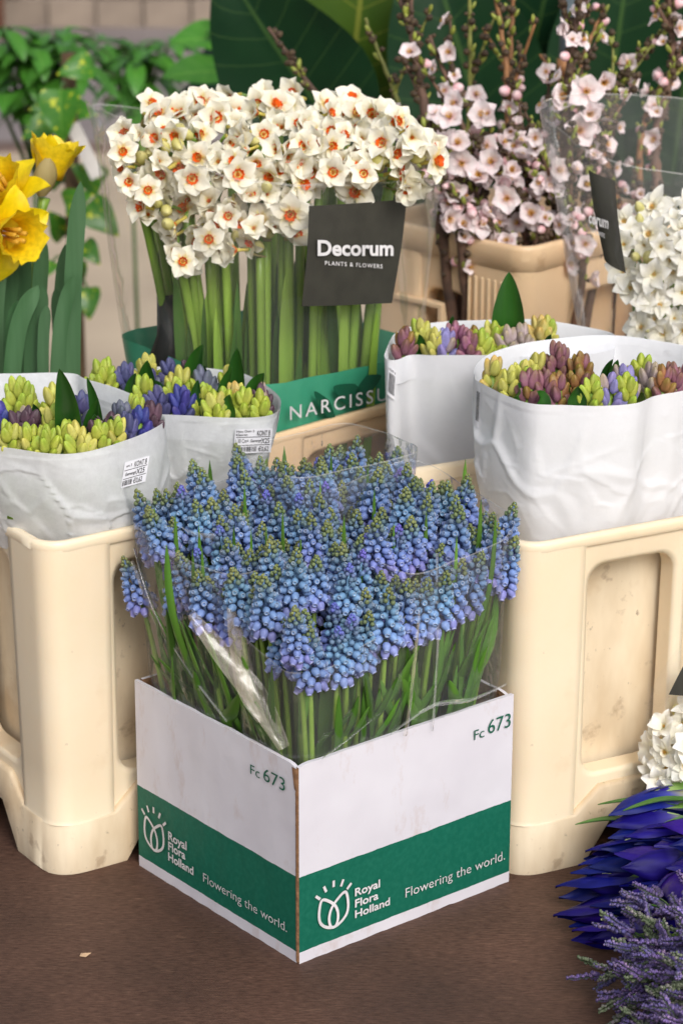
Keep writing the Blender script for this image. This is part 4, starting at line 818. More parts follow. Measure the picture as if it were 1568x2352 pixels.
for a_ in [('L1', 162, 892, 1010, 46, -.1), ('L1', 226, 895, 985, 22, -.15), ('L1', 206, 935, 1005, 30, .2), ('L1', 240, 970, 1020, 34, 0), ('L1', 285, 968, 1010, 24, 0), ('L1', 86, 930, 970, 24, -.1), ('L1', 138, 1018, 1046, 22, 0), ('L1', 300, 1000, 1015, 30, .3), ('L1', 5, 935, 960, 40, 0), ('L1', 100, 950, 975, 22, .2), ('L1', 265, 950, 990, 20, .1),
           ('L2', 336, 838, 900, 38, .05), ('L2', 440, 806, 880, 40, .25), ('L2', 470, 840, 880, 20, 0), ('L2', 540, 820, 905, 36, .05), ('L2', 510, 855, 920, 26, .25), ('L2', 580, 866, 925, 44, .3), ('L2', 545, 918, 958, 30, .1), ('L2', 300, 860, 905, 26, .2), ('L2', 370, 870, 900, 20, -.3), ('L2', 448, 880, 935, 24, .1), ('L2', 490, 930, 955, 24, .2),
           ('R2', 1164, 660, 785, 66, 0), ('R2', 1035, 728, 775, 22, .05), ('R2', 966, 765, 796, 22, -.1), ('R2', 1140, 755, 785, 18, 0), ('R2', 1258, 765, 795, 22, .1), ('R2', 1060, 757, 790, 16, .3),
           ('R1', 1188, 880, 906, 44, -.3), ('R1', 1384, 832, 882, 20, .25), ('R1', 1406, 836, 890, 26, .1), ('R1', 1322, 890, 922, 34, 0), ('R1', 1238, 898, 922, 26, -.4), ('R1', 1300, 880, 905, 20, .2), ('R1', 1310, 850, 890, 18, .1)]: hy_leaf(*a_)

# ------------------------------------------------------------------ narcissus flowers (shared meshes)
def petals(mb, n, L_, W, cup, seed, pointed=.45, twist=.15, rows_=7, start=.0008, back=0.0, layers=2, refl=.0):
    """n petals springing from one centre; colour attribute r runs from the heart (0) to the tip (1)"""
    r2 = random.Random(seed)
    for k in range(n):
        ph = k*2*math.pi/n+r2.uniform(-.08, .08); lay = (k % layers)*.0007
        c_ = cup+r2.uniform(-.28, .22); l_ = L_*r2.uniform(.9, 1.08); w_ = W*r2.uniform(.88, 1.1); tw = r2.uniform(-twist, twist)*2; rf = refl+r2.uniform(-.3, .5)
        rows, cols = [], []; r = start; z = lay
        for i in range(rows_):
            s = i/(rows_-1); sl = c_+ (0 if s < .45 else -(s-.45)*rf*1.6)
            if i: r += l_/(rows_-1)*math.cos(sl); z += l_/(rows_-1)*math.sin(sl)
            ww = w_/2*(math.sin(math.pi*min(1, s*1.02)**.75)**.62 if s < 1 else .04)*(1 if s < .6 else 1-(s-.6)*pointed*.55)
            ww = max(ww, .0009 if i == 0 else .0006); row = []
            for j in range(-2, 3):
                x = j/2*ww; zc = abs(j/2)**1.6*ww*.36*(1-.4*s)+x*tw*s+r2.uniform(-.0004, .0004)*(1 if j else .2)-(.0007*(1 if j == 0 else 0)*(s > .1))+W*.06*math.sin(s*8+j*1.7+k*2.1+seed)*s*(abs(j)/2)
                row.append(Vector((math.cos(ph)*r-math.sin(ph)*x, math.sin(ph)*r+math.cos(ph)*x, z+zc)))
            rows.append(row); cols.append([(s, 0, 0, 1)]*5)
        mb.grid(rows, 0, cols)
def cup_mesh(name, m, r_, h, frill, seed, flare=1.3, lobes=9, mstam=None):
    r2 = random.Random(seed); mb = MB(); rows, cols = [], []
    for i in range(6):
        s = i/5; row = []
        for q in range(28):
            th = q*2*math.pi/28; rr = r_*(.72+(flare-.72)*s**1.4)*(1+frill*s*s*math.sin(th*lobes+seed)+r2.uniform(-.03, .03)*s)
            row.append(Vector((math.cos(th)*rr, math.sin(th)*rr, .0006+h*s*(1+.10*s*math.sin(th*lobes*.5+seed))+r2.uniform(-.03, .03)*h*s)))
        rows.append(row); cols.append([(s, 0, 0, 1)]*28)
    rows.insert(0, [Vector((p.x*.2, p.y*.2, .0007)) for p in rows[0]]); cols.insert(0, [(0, 0, 0, 1)]*28)
    mb.grid(rows, 0, cols, close=True)
    for k in range(5):
        a_ = k*1.2566; mb.tube([(math.cos(a_)*r_*.2, math.sin(a_)*r_*.2, .001), (math.cos(a_)*r_*.32, math.sin(a_)*r_*.32, h*.85)], [r_*.09, r_*.13], 5, m=1)
    return mb.mesh(name, [m, mstam or m])
M['narc_petal'] = mat('cream_white_petal', rgb(246, 240, 222), .5, var=.05, scale=140, tintramp=[(0, rgb(226, 204, 60)), (.13, rgb(238, 226, 150)), (.34, rgb(248, 243, 221)), (1, rgb(250, 247, 234))], rand=.05, trans=.22, spec=.3)
M['narc_cup'] = mat('orange_cup', rgb(236, 96, 20), .5, var=.12, scale=300, tintramp=[(0, rgb(226, 100, 12)), (.4, rgb(242, 110, 16)), (1, rgb(240, 96, 20))], rand=.1, trans=.15)
M['stamen'] = mat('stamen', rgb(214, 160, 40), .6)
M['white_petal'] = mat('pure_white_petal', rgb(248, 246, 240), .5, var=.04, scale=140, tintramp=[(0, rgb(222, 214, 120)), (.16, rgb(244, 240, 222)), (1, rgb(250, 249, 245))], rand=.04, trans=.22, spec=.3)
M['white_cup'] = mat('white_cup', rgb(246, 240, 222), .5, tintramp=[(0, rgb(232, 176, 70)), (.5, rgb(246, 236, 206)), (1, rgb(250, 246, 234))], trans=.15)
M['yel_petal'] = mat('yellow_petal', rgb(240, 206, 20), .45, var=.08, scale=140, tintramp=[(0, rgb(214, 186, 20)), (.3, rgb(250, 222, 10)), (1, rgb(252, 226, 22))], rand=.05, trans=.25)
M['yel_cup'] = mat('golden_trumpet', rgb(240, 176, 10), .5, var=.12, scale=200, tintramp=[(0, rgb(238, 184, 10)), (.5, rgb(252, 214, 16)), (1, rgb(254, 226, 40))], trans=.2)
M['spathe'] = mat('papery_spathe', rgb(200, 184, 130), .6, col2=rgb(168, 150, 96), scale=40, stretch=(1, 1, .2), trans=.3)
M['nbud'] = mat('narcissus_bud', rgb(226, 220, 130), .5, tintramp=[(0, rgb(150, 170, 70)), (.3, rgb(222, 216, 120)), (1, rgb(238, 230, 160))], trans=.15)
def flower_set(pm, cm, L_, W, r_, h, n=6, frill=.12, flare=1.3, cupr=(.15, .5, .85)):
    out = []
    for k in range(6):
        mb = MB(); petals(mb, 6, L_, W, cupr[k % 3], 20+k, refl=(.2, .7, 1.0)[k % 3])
        mb.tube([(0, 0, .0006), (0, 0, -.006), (0, 0, -.013)], [.0022, .0016, .0022], 7, col=(.05, 0, 0, 1))
        out.append((mb.mesh('flower', pm), cup_mesh('corona', cm, r_, h, frill, k, flare, mstam=cm)))
    return out
FN = flower_set(M['narc_petal'], M['narc_cup'], .0178, .0160, .0037, .0052, cupr=(.25, .65, 1.05))
FW = flower_set(M['white_petal'], M['white_cup'], .0165, .0118, .0030, .0030, frill=.08)
q = MB(); rows, cols = [], []
for s, k in ((0, .3), (.12, .75), (.35, 1), (.6, .95), (.85, .55), (1, .08)):
    rows.append([Vector((math.cos(j*math.pi/5)*.0052*k*(1+.06*math.cos(3*j*math.pi/5)), math.sin(j*math.pi/5)*.0052*k, s*.019)) for j in range(10)]); cols.append([(s, 0, 0, 1)]*10)
q.grid(rows, 0, cols, close=True); NBUD = q.mesh('bud', M['nbud'])

def bouquet(cfg, heads):
    """heads: (position, facing); k-means into stems, each an umbel of flowers on pedicels"""
    r2 = random.Random(cfg['seed']); ns = cfg['stems']; pts = [h[0] for h in heads]
    cen = [Vector(pts[int(i*len(pts)/ns)]) for i in range(ns)]
    for _ in range(8):
        gr = [[] for _ in cen]
        for i, p in enumerate(pts): gr[min(range(ns), key=lambda k: (cen[k]-p).length)].append(i)
        cen = [sum((pts[i] for i in g_), Vector())/len(g_) if g_ else c_ for g_, c_ in zip(gr, cen)]
    out = []
    for g_, c_ in zip(gr, cen):
        if not g_: continue
        fc = sum((heads[i][1] for i in g_), Vector()).normalized(); node = c_-fc*.026+Vector((0, 0, -.012))
        if 'wall' in cfg:
            ex = (node-cfg['wall'][0]).dot(cfg['wall'][1])
            if ex > -.012 and node.x > -.02: node = node-cfg['wall'][1]*(ex+.012)
        bx = cfg['base'](node); O = bx
        t = thing('narcissus', O, cfg['label'](c_), 'narcissus', cfg['group'])
        q = MB(); mid = (node-O)*.5*Vector((.35, .35, 1.35)) if False else Vector(((node-O).x*.2, (node-O).y*.2, (node-O).z*.62))+Vector((r2.uniform(-.006, .006), r2.uniform(-.006, .006), 0)); q.tube(bez((0, 0, 0), mid, node-O, 9), cfg['srad'], 8, flat=.8); build(q, 'stem', M['stem'], t)
        q = MB(); rows = []
        for s, k in ((0, .9), (.3, 1.1), (.7, .9), (1, .1)): rows.append([node-O+fc*(s*.028-.004)+Vector((math.cos(j*math.pi/4)*.0042*k, math.sin(j*math.pi/4)*.0042*k, .004*s)) for j in range(8)])
        q.grid(rows, close=True); build(q, 'spathe', M['spathe'], t)
        for i in g_:
            p, f = heads[i]; f = f.normalized(); sc = r2.uniform(*cfg['scale']); m_ = aim(p-O, f, r2.uniform(0, 6), sc)
            if r2.random() < cfg['buds']:
                ob('bud', NBUD, t, aim(p-O-f*.012, f+Vector((0, 0, .3)), 0, r2.uniform(.8, 1.15))); back = p-f*.011
            else:
                fm, cm = r2.choice(cfg['set']); fo = ob('flower', fm, t, m_); ob('corona', cm, fo); back = p-f*.0125*sc
            q = MB(); q.tube(bez(node-O, (node+back)*.5-O+Vector((0, 0, .006))-f*.004, back-O, 6), [.0018, .0016, .0015, .0015, .0016, .002], 6, col=(0, 0, 0, 1)); build(q, 'pedicel', M['stem'], t)
        out.append((t, node))
    return out

# ------------------------------------------------------------------ orange-eyed narcissus bouquet
r3 = random.Random(21); heads = []
def profile(x, y):
    """depth of the bouquet's surface behind a photo point: front wall below, sloping top above"""
    # y 600 -> .455, y 330 -> .475, y 190 -> .66
    yy = y+abs(x-640)*.06
    return .455+.02*min(1, max(0, (600-yy)/270))+.19*max(0, (340-yy)/150)
row_y = [194, 216, 240, 266, 294, 324, 354, 384, 414, 446, 478, 512, 546, 578, 600]
spans = [(430, 830), (345, 880), (320, 920), (300, 970), (285, 1005), (275, 1025), (275, 1015), (280, 1000), (285, 970), (300, 960), (325, 900), (350, 800), (375, 690), (390, 600), (400, 460)]
for ry, (xa, xb) in zip(row_y, spans):
    ry = 232+(ry-194)*(600-232)/406
    if ry > 440: xb = min(xb, 690)
    n = max(2, int((xb-xa)/44)+1)
    for k in range(n):
        x = xa+(xb-xa)*(k+.5)/n+r3.uniform(-20, 20); y = ry+r3.uniform(-16, 16); p = UY(x, y, profile(x, y)+r3.uniform(-.010, .016))
        up_ = max(0, (360-y)/170); f = Vector(((x-640)/560+r3.uniform(-.95, .95), -1+.35*up_+r3.uniform(-.3, .45), .12+.75*up_+r3.uniform(-.75, .55))); heads.append((p, f))
for x, y in ((280, 345), (298, 415), (340, 435), (383, 522), (440, 408), (525, 495), (480, 548), (765, 395), (835, 398), (945, 315), (612, 435), (668, 490), (545, 400), (495, 268), (460, 232), (420, 600)):   # the boldest open faces
    p = UY(x, y, profile(x, y)-.018); heads.append((p, (CAM-p).normalized()*1.0+Vector((r3.uniform(-.25, .25), 0, r3.uniform(-.3, .05)))))
nc = Vector((-.030, .560, 0))
def nbase(node):
    d = node-nc; p, q_ = d.x*math.cos(R(42))+d.y*math.sin(R(42)), -d.x*math.sin(R(42))+d.y*math.cos(R(42)); p, q_ = max(-.085, min(.085, p*.8)), max(-.078, min(.080, q_*.8))
    return Vector((nc.x+p*math.cos(R(42))-q_*math.sin(R(42)), nc.y+p*math.sin(R(42))+q_*math.cos(R(42)), .115))
def nlabel(c):
    side = 'at the left edge' if c.x < -.115 else 'at the right edge' if c.x > .07 else 'at the top' if c.z > .52 else 'low at the front' if c.z < .44 else 'in the middle'
    return f'cream white narcissus with orange cups {side} of the sleeved bunch'
NB = bouquet(dict(wall=(Vector((-.034, .551, .4))+Vector((math.sin(R(42)), -math.cos(R(42)), 0))*.118, Vector((math.sin(R(42)), -math.cos(R(42)), 0))), seed=3, stems=46, base=nbase, label=nlabel, group='orange-eyed narcissus in the green printed sleeve', srad=[.0046]*9, scale=(.74, 1.10), buds=.12, set=FN), heads)
# thick stems and leaf shoots seen through the sleeve below the flowers
for k, (t, node) in enumerate(NB):
    for _ in range(2):
        q = MB(); L_ = r3.uniform(.18, .33); bx, by = r3.uniform(-.02, .02), r3.uniform(-.02, .01)
        blade(q, [(0, 0, .02), (bx*.5, by*.5, L_*.5), (bx, by, L_)], r3.uniform(.007, .013), up=(r3.uniform(-.4, .4), -1, .1), fold=.3, tip=.7, base=.9); build(q, 'leaf', M['stem'] if r3.random() < .3 else M['stem_dark'], t, Matrix.Translation((r3.uniform(-.015, .015), r3.uniform(-.02, .015), 0)))
# the clear sleeve with its printed foot
def conic_sleeve(name, label, group, cfg):
    """flat-fronted foil cone on a rounded-square plan: plan half sizes at foot and mouth, yaw, top edge per angle"""
    o = Vector(cfg['o']); t = thing(name, o, label, 'plastic sleeve', group); a, H = cfg['yaw'], cfg['h']; N_, NR = 120, 34; rows = []
    for j in range(NR+1):
        s = j/NR; row = []
        for i in range(N_):
            th = i/N_*2*math.pi; ct, st = math.cos(th), math.sin(th); k = 1/((abs(ct)**cfg.get('pw', 7)+abs(st)**cfg.get('pw', 7))**(1/cfg.get('pw', 7)))
            hu = cfg['foot'][0]+(cfg['top'][0]-cfg['foot'][0])*s; hv = cfg['foot'][1]+(cfg['top'][1]-cfg['foot'][1])*s
            u, v = ct*k*hu, st*k*hv; P0 = Vector((math.cos(a)*u-math.sin(a)*v, math.sin(a)*u+math.cos(a)*v, 0)); P0 += Vector(cfg.get('lean', (0, 0, 0)))*s
            z = s*H(th)
            n2 = 1-2*abs(noise.noise(Vector((u*17+z*5, v*17, z*4+cfg['seed'])))); n1 = noise.noise(Vector((u*24, v*24, z*8+cfg['seed'])))
            off = cfg['wr']*(n1*.8+1.2*max(0, n2-.45)*1.8)*(.35+s); row.append(P0*(1+off/max(.02, P0.length))+Vector((0, 0, z)))
        rows.append(row)
    return t, rows
def zcut(rows, z):
    return [[p for p in r_] for r_ in rows]
HN = lambda th: .236+.030*max(0, math.cos(th-R(150)))**3-.03*max(0, math.cos(th-R(300)))
snt, rows = conic_sleeve('narcissus_sleeve', 'tall clear sleeve with green printed foot around the orange-eyed narcissus', None, dict(o=(-.030, .545, .292), yaw=R(42), foot=(.108, .098), top=(.130, .118), h=HN, seed=4, wr=.0045, lean=(-.008, .012, 0)))
mb = MB(); mb.grid(rows[7:], close=True); build(mb, 'clear_foil', M['film_big'], snt)
mb = MB(); mb.grid([rows[-1], [p+Vector((0, 0, .0018)) for p in rows[-1]]], close=True); build(mb, 'cut_edge', M['film_fold'], snt)
M['sleeve_green'] = mat('green_printed_foil', rgb(84, 176, 142), .35, col2=rgb(56, 148, 116), scale=14, trans=.15, spec=.6)
M['sleeve_dark'] = mat('dark_leaf_print', rgb(14, 84, 60), .35)
mb = MB(); mb.grid(rows[:8], close=True); build(mb, 'printed_foot', M['sleeve_green'], snt)
def plane_px(o, n, x, y): d = ray(x, y); return CAM+d*((Vector(o)-CAM).dot(n)/d.dot(n))
def plane_frame(o, n):
    n = Vector(n).normalized(); X_ = ez.cross(n).normalized(); return (Vector(o), X_, n.cross(X_), n)
def fpx(fr, x, y): p = plane_px(fr[0], fr[3], x, y)-fr[0]; return Vector((p.dot(fr[1]), p.dot(fr[2])))
def card(name, fr, corners, m, parent, off, wave=.0015, N_=14):
    """thin printed card: a gently waved sheet through four photo points (tl,tr,br,bl) lying on a plane"""
    A, B, C, D = [fpx(fr, *c) for c in corners]; mb = MB(); rows, bk = [], []
    for j in range(N_+1):
        row, rb = [], []
        for i in range(N_+1):
            u, v = i/N_, j/N_; p = (A*(1-u)+B*u)*(1-v)+(D*(1-u)+C*u)*v; w_ = wave*(math.sin(u*3.6+.5)+.6*math.sin(v*4))
            q_ = fr[0]+fr[1]*p.x+fr[2]*p.y+fr[3]*w_-off; row.append(q_); rb.append(q_-fr[3]*.0004)
        rows.append(row); bk.append(rb)
    mb.grid(rows); mb.grid(bk, flip=True); return build(mb, name, m, parent)
M['card'] = mat('charcoal_card', rgb(58, 57, 50), .55, col2=rgb(50, 49, 43), scale=60, spec=.4)
NA = R(42); nN = Vector((math.sin(NA), -math.cos(NA), 0))
fN = plane_frame(Vector((-.034, .551, .4))+nN*.122, nN)
lb = card('brand_card', fN, [(708, 472), (937, 458), (905, 697), (693, 703)], M['card'], snt, snt.location, .0022)
def put(body, fr, bl, br, captop, parent, off, bold, m='white_ink', spacing=1.0, d=.0058):
    a, b, c = fpx(fr, *bl), fpx(fr, *br), fpx(fr, *captop); f2 = (fr[0]-off, fr[1], fr[2], fr[3])
    return lettering(body, M[m], f2, a.x, a.y, b.x, (c-a).y, parent, bold=bold, spacing=spacing, d=d, slope=(b.y-a.y)/(b.x-a.x))
put('Decorum', fN, (719, 583), (893, 583), (721, 549), lb, snt.location, .03)
put('PLANTS & FLOWERS', fN, (736, 605), (868, 613), (736, 596), lb, snt.location, .01, spacing=1.25)
fP = plane_frame(Vector((-.031, .546, .31))+nN*.1055, nN); fP0 = (fP[0]-snt.location, *fP[1:])
foot = next(o for o in snt.children if o.name.startswith('printed_foot'))
put('NARCISSUS', fP, (659, 962), (907, 911), (661, 931), foot, snt.location, .004, spacing=1.3, d=.004)
q = MB(); L_ = [(662, 905), (760, 865), (850, 838), (850, 900), (790, 945), (700, 960), (735, 915)]
for (cx, cy, ww, hh, rot) in ((800, 905, 60, 26, -.5), (740, 930, 50, 16, -.9), (840, 880, 40, 22, .3)):   # dark leaf print on the foil
    c_ = fpx(fP, cx, cy); sc_ = 1/2480; pts = []
    for k in range(20):
        th = k/20*2*math.pi; a_, b_ = math.cos(th)*ww*sc_, math.sin(th)*hh*sc_*(1-.5*abs(math.cos(th))); pts.append(fP0[0]+fP0[1]*(c_.x+a_*math.cos(rot)-b_*math.sin(rot))+fP0[2]*(c_.y+a_*math.sin(rot)+b_*math.cos(rot))+nN*.0035)
    q.add(pts, [tuple(range(20))])
build(q, 'leaf_print', M['sleeve_dark'], foot, smooth=False)
q = MB(); q.tube([Vector((-.14, .50, .30))-nc, Vector((-.12, .49, .36))-nc, Vector((-.125, .50, .395))-nc], [.016, .014, .009], 10); 
tag(build(q, 'rubber_boot', M['black'], None, Matrix.Translation(nc)), 'black rubber stem holder inside the left side of the narcissus sleeve', 'stem holder')

# ------------------------------------------------------------------ white narcissus at the right edge (two bunches)
r4 = random.Random(31)
def white_heads(xs, ys, dep, step, face, inside):
    out = []; y = ys[0]
    while y < ys[1]:
        x = xs[0]+r4.uniform(0, step)
        while x < xs[1]:
            if inside(x, y):
                p = UY(x+r4.uniform(-8, 8), y+r4.uniform(-8, 8), dep(x, y)+r4.uniform(-.008, .008)); out.append((p, Vector(face(x, y))+Vector((r4.uniform(-.6, .6), r4.uniform(-.4, .4), r4.uniform(-.5, .5)))))
            x += step
        y += step*.8
    return out
inA = lambda x, y: y > 450+max(0, (1440-x))*1.2 and x > 1425+max(0, (y-650))*.25 and y < 765
hA = white_heads((1420, 1690), (440, 770), lambda x, y: .52+.10*max(0, (560-y)/120)+max(0, abs(x-1560)-60)*.0002, 40, lambda x, y: ((x-1560)/200, -1, .2+max(0, (580-y)/150)), inA)
cA = Vector((.330, .575, 0))
bouquet(dict(seed=8, stems=15, base=lambda n_: Vector((cA.x+(n_.x-cA.x)*.5, cA.y+(n_.y-cA.y)*.5, .15)), label=lambda c_: 'white double narcissus in the upright clear sleeve behind the largest paper bag', group='white narcissus in the upright sleeve', srad=[.0035]*9, scale=(.7, 1.25), buds=.1, set=FW), hA)
sA, rowsA = conic_sleeve('white_narcissus_sleeve', 'clear sleeve with charcoal card around white narcissus, behind the largest paper bag', None, dict(o=(.335, .575, .27), yaw=R(20), foot=(.062, .062), top=(.115, .11), h=lambda th: .255+.02*math.cos(th-R(120)), seed=12, wr=.0022, pw=3.2, lean=(0, .01, 0)))
mb = MB(); mb.grid(rowsA[5:], close=True); build(mb, 'clear_foil', M['film_big'], sA); mb = MB(); mb.grid(rowsA[:6], close=True); build(mb, 'printed_foot', M['sleeve_green'], sA)
mb = MB(); mb.grid([rowsA[-1], [p+Vector((0, 0, .0018)) for p in rowsA[-1]]], close=True); build(mb, 'cut_edge', M['film_fold'], sA)
nA = Vector((-.62, -.78, 0)); fA = plane_frame(UY(1395, 510, .50), nA)
lA = card('brand_card', fA, [(1353, 389), (1408, 415), (1431, 629), (1388, 597)], M['card'], sA, sA.location, .003)
put('corum', fA, (1362, 507), (1407, 521), (1362, 482), lA, sA.location, .03, d=.0075); put('S & FLOWERS', fA, (1367, 529), (1399, 543), (1367, 519), lA, sA.location, .01, d=.0075)
inB = lambda x, y: (x-1570)**2/95**2+(y-1730)**2/120**2 < 1
hB = white_heads((1470, 1680), (1605, 1850), lambda x, y: .155+.05*max(0, (1740-y)/130)+max(0, (1560-x))*.0002, 38, lambda x, y: ((x-1610)/110, -1, .35+(1720-y)/130), inB)
bouquet(dict(seed=9, stems=12, base=lambda n_: Vector((n_.x*.35+.42*.65, n_.y*.5+.125, .03+(n_.z-.03)*.4)), label=lambda c_: 'white narcissus laid down between the right bucket and the blue irises', group='white narcissus laid on the table', srad=[.0032]*9, scale=(.85, 1.1), buds=.04, set=FW), hB)
tB = thing('laid_sleeve', UY(1570, 1560, .2), 'clear foil sleeve with charcoal card around the white narcissus on the table', 'plastic sleeve'); OB = tB.location
mb = MB(); rows = []
for j in range(16):
    s = j/15; row = []
    for i in range(26):
        f = i/25; a = UY(1602-120*math.sin(s*1.6), 1440+190*s+40*s*s, .20); b = UY(1740, 1470+150*s, .19); p = a.lerp(b, f); row.append(p-OB+Vector((0, -1, .3))*(.010*math.sin(f*2.6)+.0035*noise.noise(Vector((f*5, s*5, 4)))))
    rows.append(row)
mb.grid(rows); build(mb, 'clear_foil', M['film_big'], tB)
fB = plane_frame(UY(1560, 1570, .185), Vector((-.3, -.9, .3))); card('brand_card', fB, [(1571, 1525), (1640, 1540), (1640, 1604), (1535, 1596)], M['card'], tB, OB, .001)

# ------------------------------------------------------------------ yellow daffodils in a red pot
dp = UY(40, 840, .62); dpo = Vector((dp.x-.02, .62, 0))
pot = thing('flower_pot', dpo, 'red plastic pot holding the yellow daffodils', 'flower pot'); mb = MB(); rows = []
for z, r_ in ((0, .055), (.002, .058), (.14, .068), (.142, .072), (.165, .073), (.167, .071), (.165, .068), (.14, .064)): rows.append([Vector((math.cos(k*math.pi/16)*r_, math.sin(k*math.pi/16)*r_, z+.045)) for k in range(32)])
mb.grid(rows, close=True); k0 = len(mb.v)-32; mb.f.append(tuple(range(k0, k0+32))); mb.m.append(0); build(mb, 'pot_wall', mat('red_plastic', rgb(178, 36, 24), .4), pot)
mb = MB(); mb.add([(math.cos(k*math.pi/8)*.05, math.sin(k*math.pi/8)*.05, .001) for k in range(16)]+[(math.cos(k*math.pi/8)*.052, math.sin(k*math.pi/8)*.052, .046) for k in range(16)], [(k, (k+1) % 16, (k+1) % 16+16, k+16) for k in range(16)]+[tuple(range(15, -1, -1))]); build(mb, 'pot_foot', M['black'], pot)
mb = MB(); petals(mb, 6, .043, .032, .30, 61, pointed=.6, rows_=9, refl=.2, start=.004); DF1 = mb.mesh('flower', M['yel_petal']); DC1 = cup_mesh('trumpet', M['yel_cup'], .019, .036, .10, 2, 1.28, 13, mstam=M['stamen'])
mb = MB(); petals(mb, 6, .045, .030, 1.05, 62, pointed=.6, rows_=9, refl=.1, start=.004); DF2 = mb.mesh('flower', M['yel_petal'])
def daffodil(x, y, Y, d, fm, sc, label, spathe=None, leaves=()):
    p = UY(x, y, Y); d = Vector(d).normalized(); b = Vector((dpo.x+(p.x-dpo.x)*.35, dpo.y, .20)); t = thing('daffodil', b, label, 'daffodil', 'yellow daffodils in the red pot')
    fo = ob('flower', fm, t, aim(p-b, d, .3, sc)); ob('trumpet', DC1, fo)
    q = MB(); nk = p-d*.02*sc; q.tube(bez(nk-b, (nk-d*.035)-b+Vector((0, 0, .0)), nk-b-d*.04+Vector((0, 0, -.03)), 6)+bez(nk-b-d*.04+Vector((0, 0, -.04)), (nk-b)*.5, (0, 0, 0), 7)[1:], [.006]+[.004]*5+[.0045]*6, 8); build(q, 'stem', M['stem'], t)
    if spathe:
        q = MB(); s0 = UY(*spathe[0], Y-.01)-b; s1 = UY(*spathe[1], Y-.015)-b; rows = []
        for i in range(8):
            s = i/7; k = math.sin(math.pi*(s*.9+.06))**.7; rows.append([s0.lerp(s1, s)+Vector((math.cos(j*math.pi/5)*.011*k, math.sin(j*math.pi/5)*.007*k, 0)) for j in range(10)])
        q.grid(rows, close=True); build(q, 'spathe', M['spathe'], t)
    return t, b
d1 = daffodil(8, 535, .50, (.62, -.78, .08), DF1, .95, 'yellow daffodil with open golden trumpet facing the narcissus, lowest at the photo edge')
d2 = daffodil(20, 452, .53, (-.3, -.6, .75), DF1, .9, 'yellow daffodil with its frilled trumpet turned up, above the open lowest one')
d3 = daffodil(112, 408, .56, (.25, .1, .96), DF2, .92, 'yellow daffodil seen from the side, with a papery brown sheath', ((96, 450), (110, 362)))
for k, (x0, y0, x1, y1, Y, w_) in enumerate([(160, 880, 185, 415, .50, 40), (120, 880, 172, 630, .49, 34), (70, 880, 98, 655, .46, 44), (10, 880, 88, 655, .45, 40), (95, 880, 108, 700, .45, 26), (0, 880, 30, 600, .52, 46), (50, 880, 56, 560, .54, 40), (85, 880, 100, 540, .55, 36), (-20, 880, 0, 580, .5, 44), (130, 880, 150, 560, .56, 30), (25, 880, 40, 690, .46, 34), (140, 880, 128, 660, .54, 28), (70, 880, 80, 590, .56, 36)]):
    host = (d1, d2, d3)[k % 3]; a, b = UY(x0, y0, Y), UY(x1, y1, Y); q = MB(); m_ = a.lerp(b, .5)+Vector(((a.x-b.x)*.12, 0, 0)); blade(q, [a-Vector((0, 0, .06))-host[1], m_-host[1], b-host[1]], w_/5947*2.3, up=(.15, -1, .2), fold=.25, tip=.72, base=.9, nseg=18); build(q, 'leaf', M['leaf_blue'], host[0])

# ------------------------------------------------------------------ flowering branches in the tall bucket
M['bark'] = mat('brown_bark', rgb(112, 84, 68), .75, col2=rgb(70, 54, 46), scale=60, bump=.5, bscale=120, rand=.2)
M['bark_tan'] = mat('tan_twig', rgb(158, 112, 72), .6, col2=rgb(120, 82, 52), scale=60, bump=.3, bscale=160, rand=.15)
M['bark_green'] = mat('green_twig', rgb(140, 144, 72), .6, col2=rgb(104, 106, 50), scale=60, rand=.15)
M['blossom'] = mat('pale_pink_petal', rgb(246, 226, 226), .5, var=.05, scale=150, tintramp=[(0, rgb(226, 160, 160)), (.2, rgb(246, 228, 228)), (.6, rgb(252, 242, 243)), (1, rgb(250, 230, 234))], rand=.05, trans=.25, spec=.25)
M['pinkbud'] = mat('pink_bud', rgb(238, 190, 196), .5, tintramp=[(0, rgb(110, 92, 60)), (.25, rgb(120, 110, 64)), (.34, rgb(232, 172, 180)), (1, rgb(244, 214, 216))], rand=.08)
M['leafbud'] = mat('leaf_bud', rgb(150, 158, 66), .5, col2=rgb(110, 120, 50), scale=200, rand=.2)
M['darkbud'] = mat('dark_bud_scale', rgb(64, 46, 38), .7, col2=rgb(92, 78, 46), scale=300, rand=.25)
BL = []
for k in range(5):
    mb = MB(); petals(mb, 5, .0150, .0155, (.3, .7, 1.0, 1.25, .5)[k], 80+k, pointed=.1, twist=.25, layers=2, refl=.3)
    for i in range(9):
        a = i*.7+k; mb.tube([(0, 0, .001), (math.cos(a)*.003, math.sin(a)*.003, .008)], [.00025, .0005], 4, m=1)
    mb.tube([(0, 0, .0004), (0, 0, -.004)], [.003, .0015], 6, m=2); BL.append(mb.mesh('blossom', [M['blossom'], M['stamen'], M['darkbud']]))
def budm(name, m, L_, r_, n=8):
    q = MB(); rows, cols = [], []
    for s, k in ((0, .4), (.15, .8), (.4, 1), (.7, .85), (.9, .5), (1, .1)): rows.append([Vector((math.cos(j*2*math.pi/n)*r_*k, math.sin(j*2*math.pi/n)*r_*k, s*L_)) for j in range(n)]); cols.append([(s, 0, 0, 1)]*n)
    q.grid(rows, 0, cols, close=True); return q.mesh(name, m)
PB = budm('pink_bud', M['pinkbud'], .0125, .0055); LBD = budm('leaf_bud', M['leafbud'], .011, .0026, 6); DB = budm('scale_bud', M['darkbud'], .006, .003, 6)
r5 = random.Random(77)
